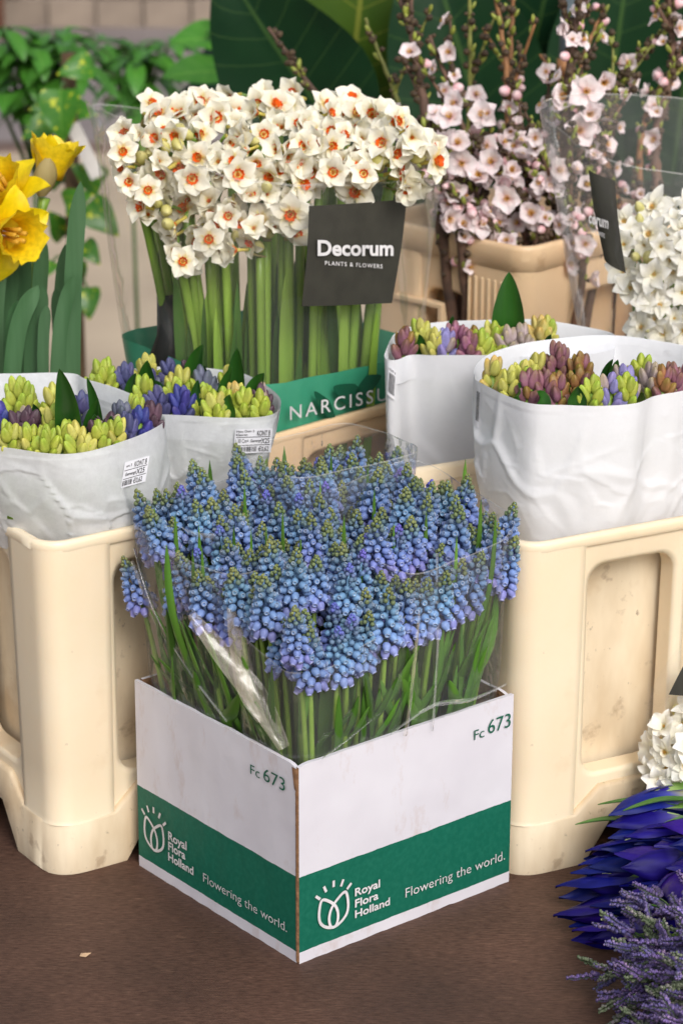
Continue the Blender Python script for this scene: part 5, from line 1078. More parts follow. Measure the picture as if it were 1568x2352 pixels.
def branch(pts, Y0, Y1, rad, m, label, dens=1.0, bl=(0.0, .6), side=3, tipbuds=True):
    n = len(pts); P3 = [UY(x, y, Y0+(Y1-Y0)*i/(n-1)) for i, (x, y) in enumerate(pts)]; b0 = P3[0].copy(); root = Vector((BBo[0]*.0+.5*(b0.x+.212), .5*(b0.y+.90), .06)); 
    P = [root]+P3; O = root; t = thing('blossom_branch', O, label, 'blossom branch', 'pink blossom branches in the tall bucket'); path = smooth_path([p-O for p in P], 46)
    path = [p+Vector((r5.uniform(-1, 1), r5.uniform(-1, 1), 0))*rad*.25 for p in path]; K = len(path)
    q = MB(); q.tube(path, [rad*(1.15-.75*i/K)*(1+.18*(1 if i % 4 == 0 else 0)) for i in range(K)], 8); build(q, 'twig', m, t)
    twigs = [(path, rad)]
    for _ in range(side):
        i = r5.randrange(int(K*.45), int(K*.85)); d = (path[i+1]-path[i]).normalized(); a = Vector((r5.uniform(-1, 1), r5.uniform(-.6, .6), r5.uniform(.1, .7))); L_ = r5.uniform(.04, .10)
        tw = bez(path[i], path[i]+(d*.6+a*.5)*L_*.5, path[i]+(d*.8+a*.7)*L_, 9); q = MB(); q.tube(tw, [rad*.5*(1-.5*k/9) for k in range(9)], 6); build(q, 'side_twig', m, t); twigs.append((tw, rad*.5))
    for tw, rr in twigs:
        L_ = sum((tw[i+1]-tw[i]).length for i in range(len(tw)-1)); cnt = int(L_*dens*190)
        for _ in range(cnt):
            f = r5.random(); i = min(len(tw)-2, int(f*(len(tw)-1))); p = tw[i].lerp(tw[i+1], r5.random()); zw = (p+O).z
            if zw < .33: continue
            d = (tw[i+1]-tw[i]).normalized(); a = Vector((r5.uniform(-1, 1), r5.uniform(-1, .6), r5.uniform(-.3, .8))).normalized(); hgt = (zw-.38)/.25
            if hgt < bl[1] and hgt > bl[0]-.2 and r5.random() < .185*(1-max(0, hgt)*.55):
                ob('blossom', r5.choice(BL), t, aim(p+a*(rr+.004), a+Vector((r5.uniform(-.5, .5), -.2, r5.uniform(-.2, .5))), r5.uniform(0, 6), r5.uniform(.55, .9))) if r5.random() < .6 else ob('pink_bud', PB, t, aim(p+a*rr, a, 0, r5.uniform(.7, 1.1)))
            elif r5.random() < .35: ob('leaf_bud', LBD, t, aim(p+a*rr*.6, a*.6+d, 0, r5.uniform(.6, 1.1)))
            else: ob('scale_bud', DB, t, aim(p+a*rr*.5, a, 0, r5.uniform(.7, 1.5)))
    return t
BR = [([(1022, 570), (985, 330), (958, 150), (915, -30)], .82, .92, .0062, 'bark', 'thick brown blossom branch', 1.1, (0, .75)), ([(1050, 580), (1090, 420), (1045, 240), (985, 80)], .83, .9, .0042, 'bark', 'brown forked blossom branch', 1.1, (0, .8)),
      ([(1120, 600), (1150, 460), (1165, 200), (1135, -30)], .86, .9, .0048, 'bark_tan', 'long smooth tan blossom branch', .9, (0, .55)), ([(1150, 600), (1185, 430), (1172, 180), (1180, -30)], .92, .95, .0045, 'bark_tan', 'straight tan blossom branch', .8, (0, .5)),
      ([(1290, 600), (1296, 380), (1312, 150), (1352, -30)], .80, .83, .0068, 'bark', 'thickest dark blossom branch with the white open flowers', 1.5, (0, 1.6)), ([(1320, 600), (1375, 330), (1425, 200), (1470, 110)], .86, .9, .0040, 'bark_green', 'slanting greenish blossom branch', 1.1, (0, .9)),
      ([(1500, 600), (1505, 330), (1545, 150), (1528, -30)], .86, .9, .006, 'bark', 'rough brown blossom branch by the white narcissus', 1.3, (0, 1.2)), ([(1450, 600), (1470, 330), (1505, 220), (1568, 130)], .95, 1.0, .0042, 'bark_tan', 'slim tan blossom branch reaching out', 1.0, (0, .8)),
      ([(1080, 600), (1075, 330), (1080, 130), (1078, -30)], .95, .97, .0038, 'bark_green', 'thin greenish upright twig', .7, (0, .45)), ([(1000, 560), (970, 400), (900, 200), (838, 40)], .93, .98, .0036, 'bark_green', 'pale green bare twig leaning over the narcissus', .7, (0, .3)),
      ([(985, 560), (880, 400), (735, 225), (615, 62)], .97, 1.05, .0042, 'bark', 'bare reddish twig poking up between narcissus and big leaves', .9, (0, -.5)), ([(1210, 610), (1190, 460), (1250, 320), (1300, 250)], .84, .86, .0046, 'bark', 'short dark spur branch crossing the bucket', 1.6, (0, 1.5)),
      ([(1100, 590), (1110, 480), (1020, 360), (1000, 280)], .82, .84, .0046, 'bark', 'dark crooked spur branch covered in blossom', 1.7, (0, 1.5)), ([(1250, 610), (1240, 500), (1130, 400), (1100, 330)], .80, .82, .0044, 'bark', 'low dark branch full of pink blossom at the rim', 1.8, (0, 1.5)),
      ([(1370, 600), (1350, 470), (1360, 360), (1400, 300)], .84, .86, .0044, 'bark', 'low dark blossom branch half behind the charcoal card', 1.7, (0, 1.5)), ([(1180, 620), (1150, 540), (1060, 470), (1030, 430)], .79, .80, .004, 'bark', 'lowest blossom branch at the corner of the bucket', 1.9, (0, 1.6)),
      ([(1420, 600), (1400, 400), (1330, 200), (1385, 20)], .9, .95, .0044, 'bark_tan', 'tan blossom branch bowed to the thick one', 1.1, (0, 1.0)), ([(1230, 600), (1215, 420), (1180, 300), (1195, 100)], .98, 1.0, .004, 'bark', 'thin grey blossom branch at the back of the bucket', 1.0, (0, .7)), ([(1260, 610), (1270, 470), (1210, 370), (1175, 330)], .82, .84, .004, 'bark', 'dark twisted branch with blossom in the middle of the bucket', 1.8, (0, 1.6)), ([(1340, 605), (1310, 500), (1270, 430), (1240, 400)], .79, .80, .004, 'bark', 'short blossom branch low at the front corner', 1.9, (0, 1.6)), ([(1060, 580), (1050, 500), (1040, 420), (1070, 340)], .80, .81, .0045, 'bark', 'dark blossom branch at the narcissus side of the bucket', 1.8, (0, 1.6))]
for b in BR: t = branch(b[0], b[1], b[2], b[3], M[b[4]], b[5], b[6], b[7], side=3 if b[6] > 1 else 1)
big = next(o for o in COL.objects if o.get('label', '').startswith('thickest dark'))
for x, y, Y, k in ((1345, 210, .80, 0), (1352, 262, .80, 3), (1290, 222, .82, 2), (1330, 300, .8, 4), (1385, 190, .83, 3)):
    p = UY(x, y, Y); ob('blossom', BL[k], big, aim(p-big.location, (CAM-p).normalized()+Vector((.1, 0, .1)), k, 1.2))
for i, (lab, lst) in enumerate((('thick brown', [(1060, 372), (1050, 330), (1035, 270)]), ('brown forked', [(1130, 372), (1175, 392), (1110, 262), (1100, 405)]), ('low dark branch', [(1220, 492), (1165, 455), (1280, 390)]), ('lowest blossom', [(1060, 520), (1102, 512), (1030, 500)]))):
    h = next(o for o in COL.objects if o.get('label', '').startswith(lab))
    for k, (x, y) in enumerate(lst): p = UY(x, y, .79); ob('blossom', BL[(k*2+i) % 5], h, aim(p-h.location, (CAM-p).normalized()+Vector((r5.uniform(-.5, .5), 0, r5.uniform(-.3, .6))), k, 1.05))

# ------------------------------------------------------------------ foliage plants behind the table
def leaf_mat(name, c0, c1, vein, side=9.0, slant=1.6, vw=.05, variegate=None):
    """blade with a pale midrib and slanting side veins; leaf coordinates sit in the vertex attribute (r along, g across)"""
    m, t, p, N, L = nodes_of(name); at = N('ShaderNodeAttribute'); at.attribute_name = 'tint'; sp = N('ShaderNodeSeparateColor'); L(at.outputs['Color'], sp.inputs[0])
    ab = N('ShaderNodeMath'); ab.operation = 'MULTIPLY_ADD'; ab.inputs[1].default_value = 2; ab.inputs[2].default_value = -1; L(sp.outputs[1], ab.inputs[0]); aa = N('ShaderNodeMath'); aa.operation = 'ABSOLUTE'; L(ab.outputs[0], aa.inputs[0])
    m1 = N('ShaderNodeMath'); m1.operation = 'LESS_THAN'; m1.inputs[1].default_value = .035; L(aa.outputs[0], m1.inputs[0])
    k1 = N('ShaderNodeMath'); k1.operation = 'MULTIPLY'; k1.inputs[1].default_value = -slant; L(aa.outputs[0], k1.inputs[0]); k2 = N('ShaderNodeMath'); k2.operation = 'MULTIPLY_ADD'; k2.inputs[1].default_value = side; L(sp.outputs[0], k2.inputs[0]); L(k1.outputs[0], k2.inputs[2])
    fr = N('ShaderNodeMath'); fr.operation = 'FRACT'; L(k2.outputs[0], fr.inputs[0]); lt = N('ShaderNodeMath'); lt.operation = 'LESS_THAN'; lt.inputs[1].default_value = vw; L(fr.outputs[0], lt.inputs[0])
    mx_ = N('ShaderNodeMath'); mx_.operation = 'MAXIMUM'; L(m1.outputs[0], mx_.inputs[0]); L(lt.outputs[0], mx_.inputs[1])
    tc = N('ShaderNodeTexCoord'); nz = N('ShaderNodeTexNoise'); nz.inputs['Scale'].default_value = 14; L(tc.outputs['Object'], nz.inputs['Vector'])
    b = N('ShaderNodeMix'); b.data_type = 'RGBA'; b.inputs['A'].default_value = c0; b.inputs['B'].default_value = c1; L(nz.outputs[0], b.inputs['Factor']); out = b.outputs['Result']
    if variegate:
        n2 = N('ShaderNodeTexNoise'); n2.inputs['Scale'].default_value = 26; n2.inputs['Detail'].default_value = 3; L(tc.outputs['Object'], n2.inputs['Vector']); g2 = N('ShaderNodeMapRange'); g2.inputs[1].default_value = .56; g2.inputs[2].default_value = .62; L(n2.outputs[0], g2.inputs[0])
        b2 = N('ShaderNodeMix'); b2.data_type = 'RGBA'; L(g2.outputs[0], b2.inputs['Factor']); L(out, b2.inputs['A']); b2.inputs['B'].default_value = variegate; out = b2.outputs['Result']
    v = N('ShaderNodeMix'); v.data_type = 'RGBA'; L(mx_.outputs[0], v.inputs['Factor']); L(out, v.inputs['A']); v.inputs['B'].default_value = vein
    oi = N('ShaderNodeObjectInfo'); hv = N('ShaderNodeHueSaturation'); rr = N('ShaderNodeMapRange'); rr.inputs[3].default_value = .75; rr.inputs[4].default_value = 1.25; L(oi.outputs['Random'], rr.inputs[0]); L(rr.outputs[0], hv.inputs['Value']); L(v.outputs['Result'], hv.inputs['Color'])
    L(hv.outputs[0], p.inputs['Base Color']); p.inputs['Roughness'].default_value = .36; p.inputs['Specular IOR Level'].default_value = .5
    bp = N('ShaderNodeBump'); bp.inputs['Strength'].default_value = .4; bp.inputs['Distance'].default_value = .003; L(mx_.outputs[0], bp.inputs['Height']); L(bp.outputs[0], p.inputs['Normal'])
    tl = N('ShaderNodeBsdfTranslucent'); L(hv.outputs[0], tl.inputs[0]); ms = N('ShaderNodeMixShader'); ms.inputs[0].default_value = .18; L(p.outputs[0], ms.inputs[1]); L(tl.outputs[0], ms.inputs[2]); L(ms.outputs[0], t.nodes['Material Output'].inputs[0]); return m
def broad_leaf(mb, L_, W, shape, bend, wav, seed, fold=.18, ny=20, nx=10):
    """leaf along +Y from its base, curved down by bend; shape(s) gives half width"""
    rows, cols = [], []; y = z = 0.0
    for i in range(ny+1):
        s = i/ny; a = bend*(s-.25)
        if i: y += L_/ny*math.cos(a); z -= L_/ny*math.sin(a)
        w_ = W/2*max(.004, shape(s)); row = []
        for j in range(nx+1):
            u = j/nx*2-1; row.append(Vector((u*w_, y, z+abs(u)*w_*fold+wav*W*math.sin(s*9+seed+u*1.5)*u*u+.012*W*abs(math.sin((s*9-abs(u)*1.6)*math.pi)))))
        rows.append(row); cols.append([(s, j/nx, 0, 1) for j in range(nx+1)])
    mb.grid(rows, 0, cols); bk = [[p-Vector((0, 0, .0009)) for p in r_] for r_ in rows]; mb.grid(bk, 0, cols, flip=True)
def place(loc, ydir, up, sc=1.0):
    y = Vector(ydir).normalized(); z = Vector(up); z = (z-y*z.dot(y)).normalized(); x = y.cross(z)
    m = Matrix((x, y, z)).transposed().to_4x4(); m.translation = loc; return m @ Matrix.Scale(sc, 4)
M['fig'] = leaf_mat('dark_fig_leaf', rgb(30, 70, 38), rgb(18, 52, 34), rgb(62, 96, 50), 8, 1.3, .035)
M['fig_light'] = leaf_mat('light_fig_leaf', rgb(78, 106, 26), rgb(50, 84, 24), rgb(128, 138, 52), 7, 1.2, .035)
M['schef'] = leaf_mat('umbrella_leaf', rgb(84, 146, 46), rgb(46, 104, 36), rgb(110, 160, 70), 6, 1, .03)
M['pothos'] = leaf_mat('pothos_leaf', rgb(72, 134, 28), rgb(44, 104, 22), rgb(100, 150, 50), 6, 1, .03, variegate=rgb(190, 200, 40))
egg = lambda s: math.sin(math.pi*min(1, s)**.8)**.62*(1-.12*s)
oval = lambda s: math.sin(math.pi*s**.9)**.8
heart = lambda s: (math.sin(math.pi*(s*.9+.1)**.62)**.8)*(1-.25*s)
def prof_mesh(name, m, *a, **k):
    mb = MB(); broad_leaf(mb, *a, **k); return mb.mesh(name, m)
FIG = [prof_mesh('leaf', M['fig'], .36, .24, egg, .5, .03, i) for i in range(3)]+[prof_mesh('leaf', M['fig_light'], .36, .25, egg, .4, .03, 7)]
fg0 = Vector((.18, 1.75, GZ)); fig = thing('fig_plant', fg0, 'tall plant with big dark green veined leaves behind the blossom branches', 'plant')
q = MB(); rows = []
for z, r_ in ((.0, .13), (.02, .135), (.30, .165), (.33, .17), (.335, .16), (.30, .15)): rows.append([Vector((math.cos(k*math.pi/14)*r_, math.sin(k*math.pi/14)*r_, z+.0005)) for k in range(28)])
q.grid(rows, close=True); q.f.append(tuple(range(len(q.v)-28, len(q.v)))); q.m.append(0); build(q, 'pot', M['black'], fig)
q = MB(); q.tube(bez((0, 0, .28), (.02, .03, .8), (0, .02, 1.55), 10), [.016]*5+[.012]*5, 8); build(q, 'trunk', M['bark'], fig)
q = MB(); q.tube(bez((.05, 0, .28), (.20, -.02, .8), (.26, .0, 1.5), 10), [.014]*5+[.011]*5, 8); build(q, 'trunk', M['bark'], fig)
def fig_leaf(k, base, tip, Y0, Y1, Lsc, up=(0, -1, .35)):
    a, b = UY(*base, Y0), UY(*tip, Y1); L_ = (b-a).length; ob('leaf', FIG[k], fig, place(a-fg0, b-a, up, L_/.345*Lsc))
for a_ in [(0, (800, 330), (520, -40), 1.60, 1.50, 1.0, (-.3, -1, .2)), (3, (790, 300), (850, -170), 1.70, 1.66, 1.0, (.1, -1, .1)), (1, (1130, 360), (985, -120), 1.62, 1.55, 1.0, (-.1, -1, .3)), (2, (1160, 330), (1290, -120), 1.72, 1.60, 1.0, (.2, -1, .3)), (1, (1380, 300), (1460, -140), 1.66, 1.56, 1.0, (.1, -1, .2)), (0, (1230, 380), (1480, 90), 1.85, 1.70, 1.0, (.2, -1, .5)),
           (2, (1540, 420), (1600, -20), 1.8, 1.7, 1.0, (0, -1, .2)), (0, (930, 470), (760, 150), 1.95, 1.85, 1.0, (0, -1, .5)), (1, (1180, 560), (1040, 230), 1.9, 1.8, 1.0, (-.2, -1, .4)), (0, (1200, 640), (1320, 250), 2.0, 1.9, 1.0, (.2, -1, .3)), (2, (1400, 620), (1540, 260), 1.9, 1.85, 1.0, (.2, -1, .3)), (1, (900, 600), (1030, 320), 2.05, 2.0, 1.0, (.1, -1, .4)), (2, (700, 120), (660, -220), 1.9, 1.85, 1.0, (-.1, -1, .2)), (0, (1000, 60), (1130, -260), 1.95, 1.9, 1.0, (.1, -1, .2)), (1, (1060, 620), (930, 420), 2.1, 2.0, 1.0, (-.1, -1, .4)), (0, (1500, 620), (1620, 330), 1.95, 1.9, 1.0, (.2, -1, .3)), (2, (1330, 120), (1200, -240), 1.95, 1.9, 1.0, (-.1, -1, .2)), (1, (1300, 500), (1180, 200), 2.05, 2.0, 1.0, (-.1, -1, .3))]: fig_leaf(*a_)
# stake
sk = UY(1300, 110, 1.35); q = MB(); q.tube([(0, 0, GZ-sk.z+.001), (0, 0, -.01)], [.007, .007], 8, m=0); q.tube([(0, 0, -.012), (.0, 0, .30)], [.0085, .0085], 8, m=1); q.tube([(0, 0, -.03), (0, 0, -.012)], [.011, .011], 10, m=0)
tag(build(q, 'plant_stake', [M['bark_tan'], mat('grey_blue_tube', rgb(120, 138, 150), .4)], None, Matrix.Translation((sk.x, sk.y, sk.z))), 'tan stake with blue grey upper tube among the dark fig leaves', 'stake')

SCH = [prof_mesh('leaf', M['schef'], .085, .032, oval, .9, .02, i) for i in range(3)]; PTH = [prof_mesh('leaf', M['pothos'], .15, .125, heart, .8, .03, i) for i in range(3)]
r6 = random.Random(41)
def pot_of(t, r_, h, m):
    q = MB(); rows = []
    for z, k in ((0, .8), (.01, .82), (h*.9, 1), (h*.92, 1.06), (h, 1.06), (h*.99, .98), (h*.9, .95)): rows.append([Vector((math.cos(i*math.pi/12)*r_*k, math.sin(i*math.pi/12)*r_*k, z+.0005)) for i in range(24)])
    q.grid(rows, close=True); q.f.append(tuple(range(len(q.v)-24, len(q.v)))); q.m.append(0); build(q, 'pot', m, t)
def umbrella_plant(x, ybase, Y, label, whorls):
    p0 = UY(x, ybase, Y); O = Vector((p0.x, Y, GZ)); t = thing('umbrella_plant', O, label, 'plant', 'potted foliage plants beyond the table'); pot_of(t, .10, .2, M['black'])
    top = UY(whorls[0][0], whorls[0][1], Y)-O; q = MB(); q.tube([(0, 0, .15), (top.x*.3, 0, top.z*.5), (top.x*.8, 0, top.z)], [.005, .004, .003], 7); build(q, 'trunk', M['stem_dark'], t)
    for (wx, wy, sc) in whorls:
        c_ = UY(wx, wy, Y+r6.uniform(-.08, .08))-O; q = MB(); q.tube([(top.x*.3+(c_.x-top.x*.3)*.2, 0, max(.3, c_.z-.14)), c_], [.004, .003], 5); build(q, 'stalk', M['stem_dark'], t); n = 7; ph = r6.uniform(0, 6)
        for k in range(n):
            a = ph+k*2*math.pi/n; d = Vector((math.cos(a), math.sin(a), r6.uniform(-.45, .1))); ob('leaf', r6.choice(SCH), t, place(c_+d*.012, d, (0, 0, 1), sc*r6.uniform(.8, 1.15)))
umbrella_plant(90, 400, 2.5, 'bushy green umbrella plant at the far left beyond the daffodils', [(60, 130, 1.0), (110, 90, 1.0), (150, 130, 1.0), (20, 150, 1.0), (90, 190, .9), (170, 165, .9), (130, 70, .9), (30, 210, .9), (0, 100, .9), (70, 250, .8), (120, 230, .8), (80, 100, .9), (40, 110, .9), (125, 160, .9), (60, 170, 1), (-20, 190, 1), (10, 60, .8), (150, 95, .8)])
umbrella_plant(310, 400, 3.1, 'small dark umbrella plant beyond the left side of the narcissus', [(290, 105, 1.1), (335, 140, 1.1), (270, 140, 1.0), (310, 180, 1.0), (365, 115, .9), (300, 220, .9), (325, 240, .8), (245, 95, .9), (390, 95, .8), (350, 170, .9), (310, 130, 1)])
pO = UY(165, 400, 2.05); pO = Vector((pO.x, 2.05, GZ)); pth = thing('pothos_plant', pO, 'trailing pothos with yellow-splashed heart leaves behind the daffodils', 'plant', 'potted foliage plants beyond the table'); pot_of(pth, .085, .16, mat('brown_pot', rgb(110, 52, 40), .6))
q = MB(); q.tube([(0, 0, .12), (0, 0, UY(165, 120, 2.05).z-GZ)], [.013, .011], 9); build(q, 'moss_pole', mat('moss_pole', rgb(86, 66, 44), .9, scale=60, bump=.8), pth)
for x, y, tx, ty, dy, sc, k in [(140, 205, 138, 320, -.10, 1.0, 0), (210, 150, 130, 165, -.05, .9, 1), (235, 420, 165, 380, -.02, .9, 2), (200, 470, 275, 540, -.08, .9, 0), (150, 470, 215, 440, -.05, .8, 1), (190, 560, 235, 610, -.08, .8, 2), (200, 660, 205, 735, -.08, .9, 0), (110, 280, 40, 320, -.03, .8, 1), (120, 600, 90, 650, -.04, .7, 2), (170, 600, 175, 690, .05, .8, 0), (140, 420, 100, 360, .05, .8, 1), (150, 540, 110, 480, .04, .8, 2), (185, 380, 190, 440, .06, .8, 0), (160, 250, 230, 260, .07, .8, 1), (130, 240, 60, 250, .07, .8, 2)]:
    a, b = UY(x, y, 2.05+dy), UY(tx, ty, 2.02+dy); ob('leaf', PTH[k], pth, place(a-pO, b-a, (r6.uniform(-.3, .3), -1, .4), (b-a).length/.145*sc*1.05))
    q = MB(); q.tube(bez((0, 0, a.z-pO.z-.03), ((a-pO).x*.5, (a-pO).y*.5, a.z-pO.z+.02), a-pO, 6), .002, 5); build(q, 'stalk', M['stem_dark'], pth)
wt = UY(190, 335, 1.98); q = MB(); box_mb(q, -.010, .010, -.002, .002, -.05, .035); 
build(q, 'white_tag', mat('white_plastic', rgb(226, 222, 218), .5), pth, Matrix.Translation(wt-pO) @ Matrix.Rotation(R(-24), 4, 'Y'), smooth=False)
cO = UY(480, 160, 2.3); cO = Vector((cO.x+.1, 2.3, GZ)); cal = thing('broadleaf_plant', cO, 'pale green broad-leaved plant between the umbrella plant and the fig', 'plant', 'potted foliage plants beyond the table'); pot_of(cal, .10, .2, M['black'])
CAL = [prof_mesh('leaf', M['schef'], .26, .115, oval, .6, .03, i) for i in range(2)]; FGL = prof_mesh('leaf', M['fig'], .26, .13, oval, .6, .03, 4)
for x, y, tx, ty, dy, me in [(570, 175, 385, 150, 0, CAL[0]), (590, 100, 400, 70, .1, CAL[1]), (580, 230, 420, 200, .1, FGL), (600, 60, 520, -20, .1, CAL[0]), (600, 160, 470, 110, .2, FGL), (600, 290, 480, 250, .15, FGL), (610, 150, 500, 50, .12, CAL[1])]:
    a, b = UY(x, y, 2.35+dy), UY(tx, ty, 2.25+dy); ob('leaf', me, cal, place(a-cO, b-a, (0, -.7, 1), (b-a).length/.255)); q = MB(); q.tube(bez((0, 0, .18), ((a-cO).x, (a-cO).y, .8), a-cO, 7), .004, 5); build(q, 'stalk', M['stem_dark'], cal)

# ------------------------------------------------------------------ blue irises laid on the table
M['iris'] = mat('deep_blue_petal', rgb(34, 28, 150), .52, var=.16, scale=40, stretch=(6, 6, 1), tintramp=[(0, rgb(190, 190, 60)), (.26, rgb(150, 152, 120)), (.42, rgb(70, 66, 150)), (.55, rgb(24, 18, 122)), (1, rgb(12, 9, 96))], rand=.3, huerand=.015, spec=.2)
M['iris_v'] = mat('violet_petal', rgb(70, 36, 150), .42, var=.16, scale=40, stretch=(6, 6, 1), tintramp=[(0, rgb(120, 110, 150)), (.25, rgb(66, 36, 140)), (1, rgb(40, 20, 122))], rand=.25, huerand=.015, spec=.2)
M['iris_leaf'] = mat('iris_sheath', rgb(96, 140, 60), .4, col2=rgb(60, 104, 48), scale=60, tintramp=[(0, rgb(74, 120, 50)), (.75, rgb(110, 150, 66)), (1, rgb(206, 214, 160))], rand=.15)
M['yellow'] = mat('yellow_signal', rgb(236, 178, 20), .5)
def boat(mb, L_, W, D, roll, seed, arch=.0, m=0):
    """folded iris petal from heart to pointed tip along +Z, keel outwards"""
    rows, cols = [], []
    for i in range(15):
        s = i/14; w_ = W/2*(math.sin(math.pi*(s*.93+.05))**.8)*(1.0 if s < .7 else 1-((s-.7)/.3)**2*.75); row = []
        for j in range(-4, 5):
            u = j/4; x = w_*math.sin(u*1.25); y = D*(math.cos(u*1.25))*math.sin(math.pi*(s*.9+.08))**.9+arch*s*s+.0007*math.sin(s*14+u*5+seed)
            row.append(Vector((x*math.cos(roll)-y*math.sin(roll), x*math.sin(roll)+y*math.cos(roll), s*L_)))
        rows.append(row); cols.append([(s, 0, 0, 1)]*9)
    mb.grid(rows, m, cols); bk = [[p*1.0-Vector((p.x, p.y, 0))*.06 for p in r_] for r_ in rows]; mb.grid(bk, m, cols, flip=True)
def petal_me(m, *a, **k): mb = MB(); boat(mb, *a, **k); return mb.mesh('petal', m)
IP = [petal_me(M['iris'], .078, .026, .008, 0, i, arch=(.0, .004, -.003)[i]) for i in range(3)]; IPV = [petal_me(M['iris_v'], .070, .030, .009, 0, 5+i, arch=.006) for i in range(2)]
SH = [petal_me(M['iris_leaf'], .10, .016, .006, 0, 9), petal_me(M['iris_leaf'], .075, .013, .005, 0, 11)]
r7 = random.Random(19); IR = []
def iris(tx, ty, ang, z, kind, sc=1.0, Lpx=240):
    """tip at a photo point at height z; lies away from it along ang (degrees in the picture, 0 = to the right)"""
    tip = UZ(tx, ty, z); end = UZ(tx+Lpx*math.cos(R(ang)), ty-Lpx*math.sin(R(ang)), z+.004); ax = (tip-end).normalized(); O = tip-ax*.078*sc
    t = thing('iris', O, '', 'iris', 'blue irises laid on the table'); t['_y'] = ty; IR.append((t, kind))
    n = 4 if kind == 'bud' else 6
    for k in range(n):
        ph = k*2*math.pi/n+r7.uniform(-.4, .4); spread = .10 if kind == 'bud' else .42*(k % 2)+.12; me = r7.choice(IP) if kind == 'bud' or k % 2 else r7.choice(IPV)
        base = aim((0, 0, 0), ax); rl = Matrix.Rotation(ph, 4, 'Z') @ Matrix.Rotation(-spread*r7.uniform(.3, 1), 4, 'X'); ob('petal', me, t, base @ rl @ Matrix.Translation((0, -.0015, r7.uniform(-.004, .0))) @ Matrix.Scale(sc*(r7.uniform(.8, 1.0) if k else 1), 4))
    for k in range(3): ob('sheath', SH[k % 2], t, aim(-ax*.055*sc, ax+Vector((0, 0, .02))) @ Matrix.Rotation(k*2.1+r7.uniform(-.4, .4), 4, 'Z') @ Matrix.Rotation(-.06, 4, 'X') @ Matrix.Scale(sc, 4))
    if kind == 'open': q = MB(); q.tube([ax*.02, ax*.045], [.003, .005], 6); build(q, 'signal', M['yellow'], t)
    far = O-ax*.30; far.z = max(.006, far.z*.3); q = MB(); q.tube(bez((0, 0, 0), -ax*.12, far-O, 8), [.0042, .0045]+[.005]*6, 8); build(q, 'stem', M['stem'], t)
    lf = MB(); blade(lf, [-ax*.10+Vector((0, .006, .002)), -ax*.03+Vector((0, .012, .006)), ax*r7.uniform(.02, .06)+Vector((0, .016, .002))], .012, up=(0, -.4, 1), fold=.4, tip=.3); build(lf, 'leaf', M['iris_leaf'], t)
for a_ in [(1266, 2036, 3, .022, 'bud', 1.2), (1267, 2124, 12, .014, 'bud', 1.15), (1310, 2167, 10, .012, 'bud', 1.05), (1302, 2012, 6, .030, 'bud', 1.0), (1326, 1987, 8, .036, 'bud', 1.05), (1341, 1966, 8, .044, 'bud', 1.0), (1369, 2003, 4, .046, 'open', 1.15), (1386, 1934, 12, .052, 'bud', 1.0), (1385, 1909, 10, .058, 'bud', 1.1), (1396, 1889, 20, .066, 'bud', 1.25), (1345, 2005, 6, .034, 'bud', 1.0), (1430, 1945, 14, .060, 'bud', 1.0), (1480, 1925, 0, .070, 'open', 1.15), (1500, 2030, 10, .055, 'open', 1.1), (1410, 2085, 8, .036, 'open', 1.0), (1350, 2100, 6, .022, 'bud', 1.1), (1520, 2120, 60, .050, 'open', 1.1), (1470, 1985, 15, .056, 'open', 1.0), (1560, 1960, 5, .06, 'open', 1.1), (1400, 1960, 8, .044, 'bud', 1.0)]: iris(*a_)
IR.sort(key=lambda q: q[0]['_y'])
for i, (t, kind) in enumerate(IR):
    nm = ['topmost', 'second', 'third', 'fourth', 'fifth', 'sixth', 'seventh', 'eighth', 'ninth', 'tenth', 'eleventh', 'twelfth', 'thirteenth', 'fourteenth', 'fifteenth', 'sixteenth', 'seventeenth', 'eighteenth', 'nineteenth', 'lowest'][i]
    t['label'] = f"deep blue {'iris bud, still furled' if kind == 'bud' else 'iris with unfurling violet petals'}, {nm}{' from the top' if 0 < i < 19 else ''} in the pile"; del t['_y']
for (x, y, tx, ty, z) in ((1480, 1895, 1320, 1894, .055), (1560, 1852, 1372, 1848, .07), (1600, 1840, 1430, 1862, .075)):
    a, b = UZ(x, y, z), UZ(tx, ty, z); h = min((t for t, k in IR), key=lambda t: (t.location-a).length); q = MB(); blade(q, [a-h.location, (a+b)*.5-h.location+Vector((0, 0, .004)), b-h.location], .012, up=(0, .2, 1), fold=.4, tip=.2); build(q, 'leaf', M['iris_leaf'], h)

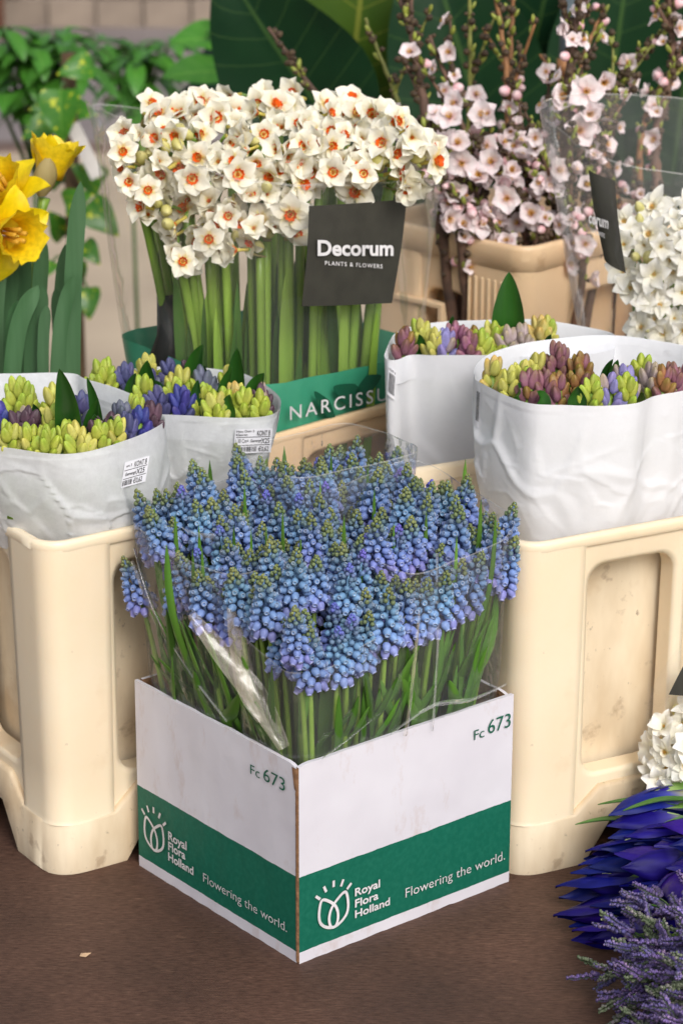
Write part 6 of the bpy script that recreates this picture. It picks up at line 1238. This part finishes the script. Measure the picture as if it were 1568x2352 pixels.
# ------------------------------------------------------------------ sea lavender in the near corner
M['stat'] = mat('purple_florets', rgb(120, 104, 168), .6, var=.2, scale=220, tintramp=[(0, rgb(86, 108, 72)), (.35, rgb(112, 98, 140)), (.7, rgb(118, 102, 172)), (1, rgb(180, 154, 188))], rand=.22, huerand=.02)
M['stat_g'] = mat('grey_green_spikelet', rgb(120, 134, 104), .7, var=.2, scale=220, tintramp=[(0, rgb(74, 96, 58)), (.6, rgb(126, 136, 110)), (1, rgb(178, 160, 176))], rand=.15)
def spikelet(seed, green):
    r2 = random.Random(seed); mb = MB(); L_ = .026; n = 36
    for i in range(n):
        s = i/n; p = Vector((0, r2.uniform(-.0006, .0006), s*L_)); sd = 1 if i % 2 else -1; d = Vector((sd*r2.uniform(.5, 1.0), r2.uniform(.1, 1.0), r2.uniform(.3, .9))).normalized(); l = r2.uniform(.0040, .0062)*(1-.4*s); w_ = l*.32; a = d.orthogonal().normalized(); b = d.cross(a)
        vs = [p, p+d*l*.5+a*w_, p+d*l*.5+b*w_, p+d*l*.5-a*w_, p+d*l*.5-b*w_, p+d*l*1.0+a*w_*.9, p+d*l*.95+b*w_*.9, p+d*l-a*w_*.9, p+d*l*.95-b*w_*.9, p+d*l*.8]; c = r2.uniform(.25, .8) if not green else r2.uniform(.2, .7)
        mb.add(vs, [(0, 1, 2), (0, 2, 3), (0, 3, 4), (0, 4, 1), (1, 5, 2), (2, 5, 6), (2, 6, 3), (3, 6, 7), (3, 7, 4), (4, 7, 8), (4, 8, 1), (1, 8, 5), (5, 9, 6), (6, 9, 7), (7, 9, 8), (8, 9, 5)], 0, [(.1, 0, 0, 1)]+[(c, 0, 0, 1)]*4+[(min(1, c+.35*r2.random()), 0, 0, 1)]*4+[(c, 0, 0, 1)])
    mb.tube([(0, 0, -.004), (0, 0, L_)], [.0007, .0003], 4, col=(.05, 0, 0, 1)); return mb.mesh('spikelet', M['stat_g'] if green else M['stat'])
SPK = [spikelet(i, False) for i in range(4)]; SPG = [spikelet(10+i, True) for i in range(2)]
def lavender(bx, by, tx, ty, z0, z1):
    tx += 22; ty += 8
    a, b = UZ(bx, by, z0), UZ(tx, ty, z1); t = thing('sea_lavender', a, 'feathery purple sea lavender spray heaped in front of the blue irises', 'sea lavender', 'sea lavender sprays heaped on the table'); pth_ = bez((0, 0, 0), (b-a)*.5+Vector((0, 0, .02)), b-a, 10)
    q = MB(); q.tube(pth_, [.0018-.0001*i for i in range(10)], 5); build(q, 'stem', M['stem_dark'], t); L_ = (b-a).length; dmain = (b-a).normalized()
    for k in range(6):
        i = 2+k if k < 6 else 8; p = pth_[min(i+1, 9)]; dv = (dmain*r7.uniform(.5, 1)+Vector((r7.uniform(-.8, .8), r7.uniform(-.8, .5), r7.uniform(-.2, .6)))).normalized(); l = r7.uniform(.015, .032); q = MB(); e = p+dv*l; q.tube(bez(p, p+dv*l*.5+Vector((0, 0, .004)), e, 5), .0008, 4); build(q, 'side_stem', M['stem_dark'], t)
        for _ in range(5):
            f = r7.uniform(.2, 1); dd = (dv+Vector((r7.uniform(-.7, .7), r7.uniform(-.7, .7), r7.uniform(-.2, .6)))).normalized(); s_ = ob('spikelet', r7.choice(SPG) if r7.random() < .28 else r7.choice(SPK), t, aim(p+dv*l*f, dd, r7.uniform(0, 6), r7.uniform(.7, 1.1))); s_['kind'] = 'stuff'
for a_ in [(1640, 2240, 1400, 2225, .05, .02), (1640, 2200, 1445, 2160, .06, .045), (1640, 2180, 1500, 2090, .07, .06), (1650, 2260, 1445, 2290, .04, .015), (1650, 2300, 1475, 2350, .03, .012), (1650, 2240, 1465, 2205, .06, .04), (1650, 2250, 1510, 2185, .07, .055), (1660, 2290, 1505, 2260, .06, .04), (1660, 2330, 1530, 2385, .04, .02), (1660, 2200, 1560, 2120, .075, .06), (1680, 2280, 1560, 2225, .075, .06), (1680, 2320, 1550, 2310, .06, .04), (1680, 2380, 1580, 2400, .05, .03), (1680, 2250, 1590, 2175, .08, .065), (1680, 2300, 1600, 2270, .075, .06), (1680, 2350, 1525, 2330, .05, .03), (1640, 2240, 1435, 2255, .05, .028)]: lavender(*a_)
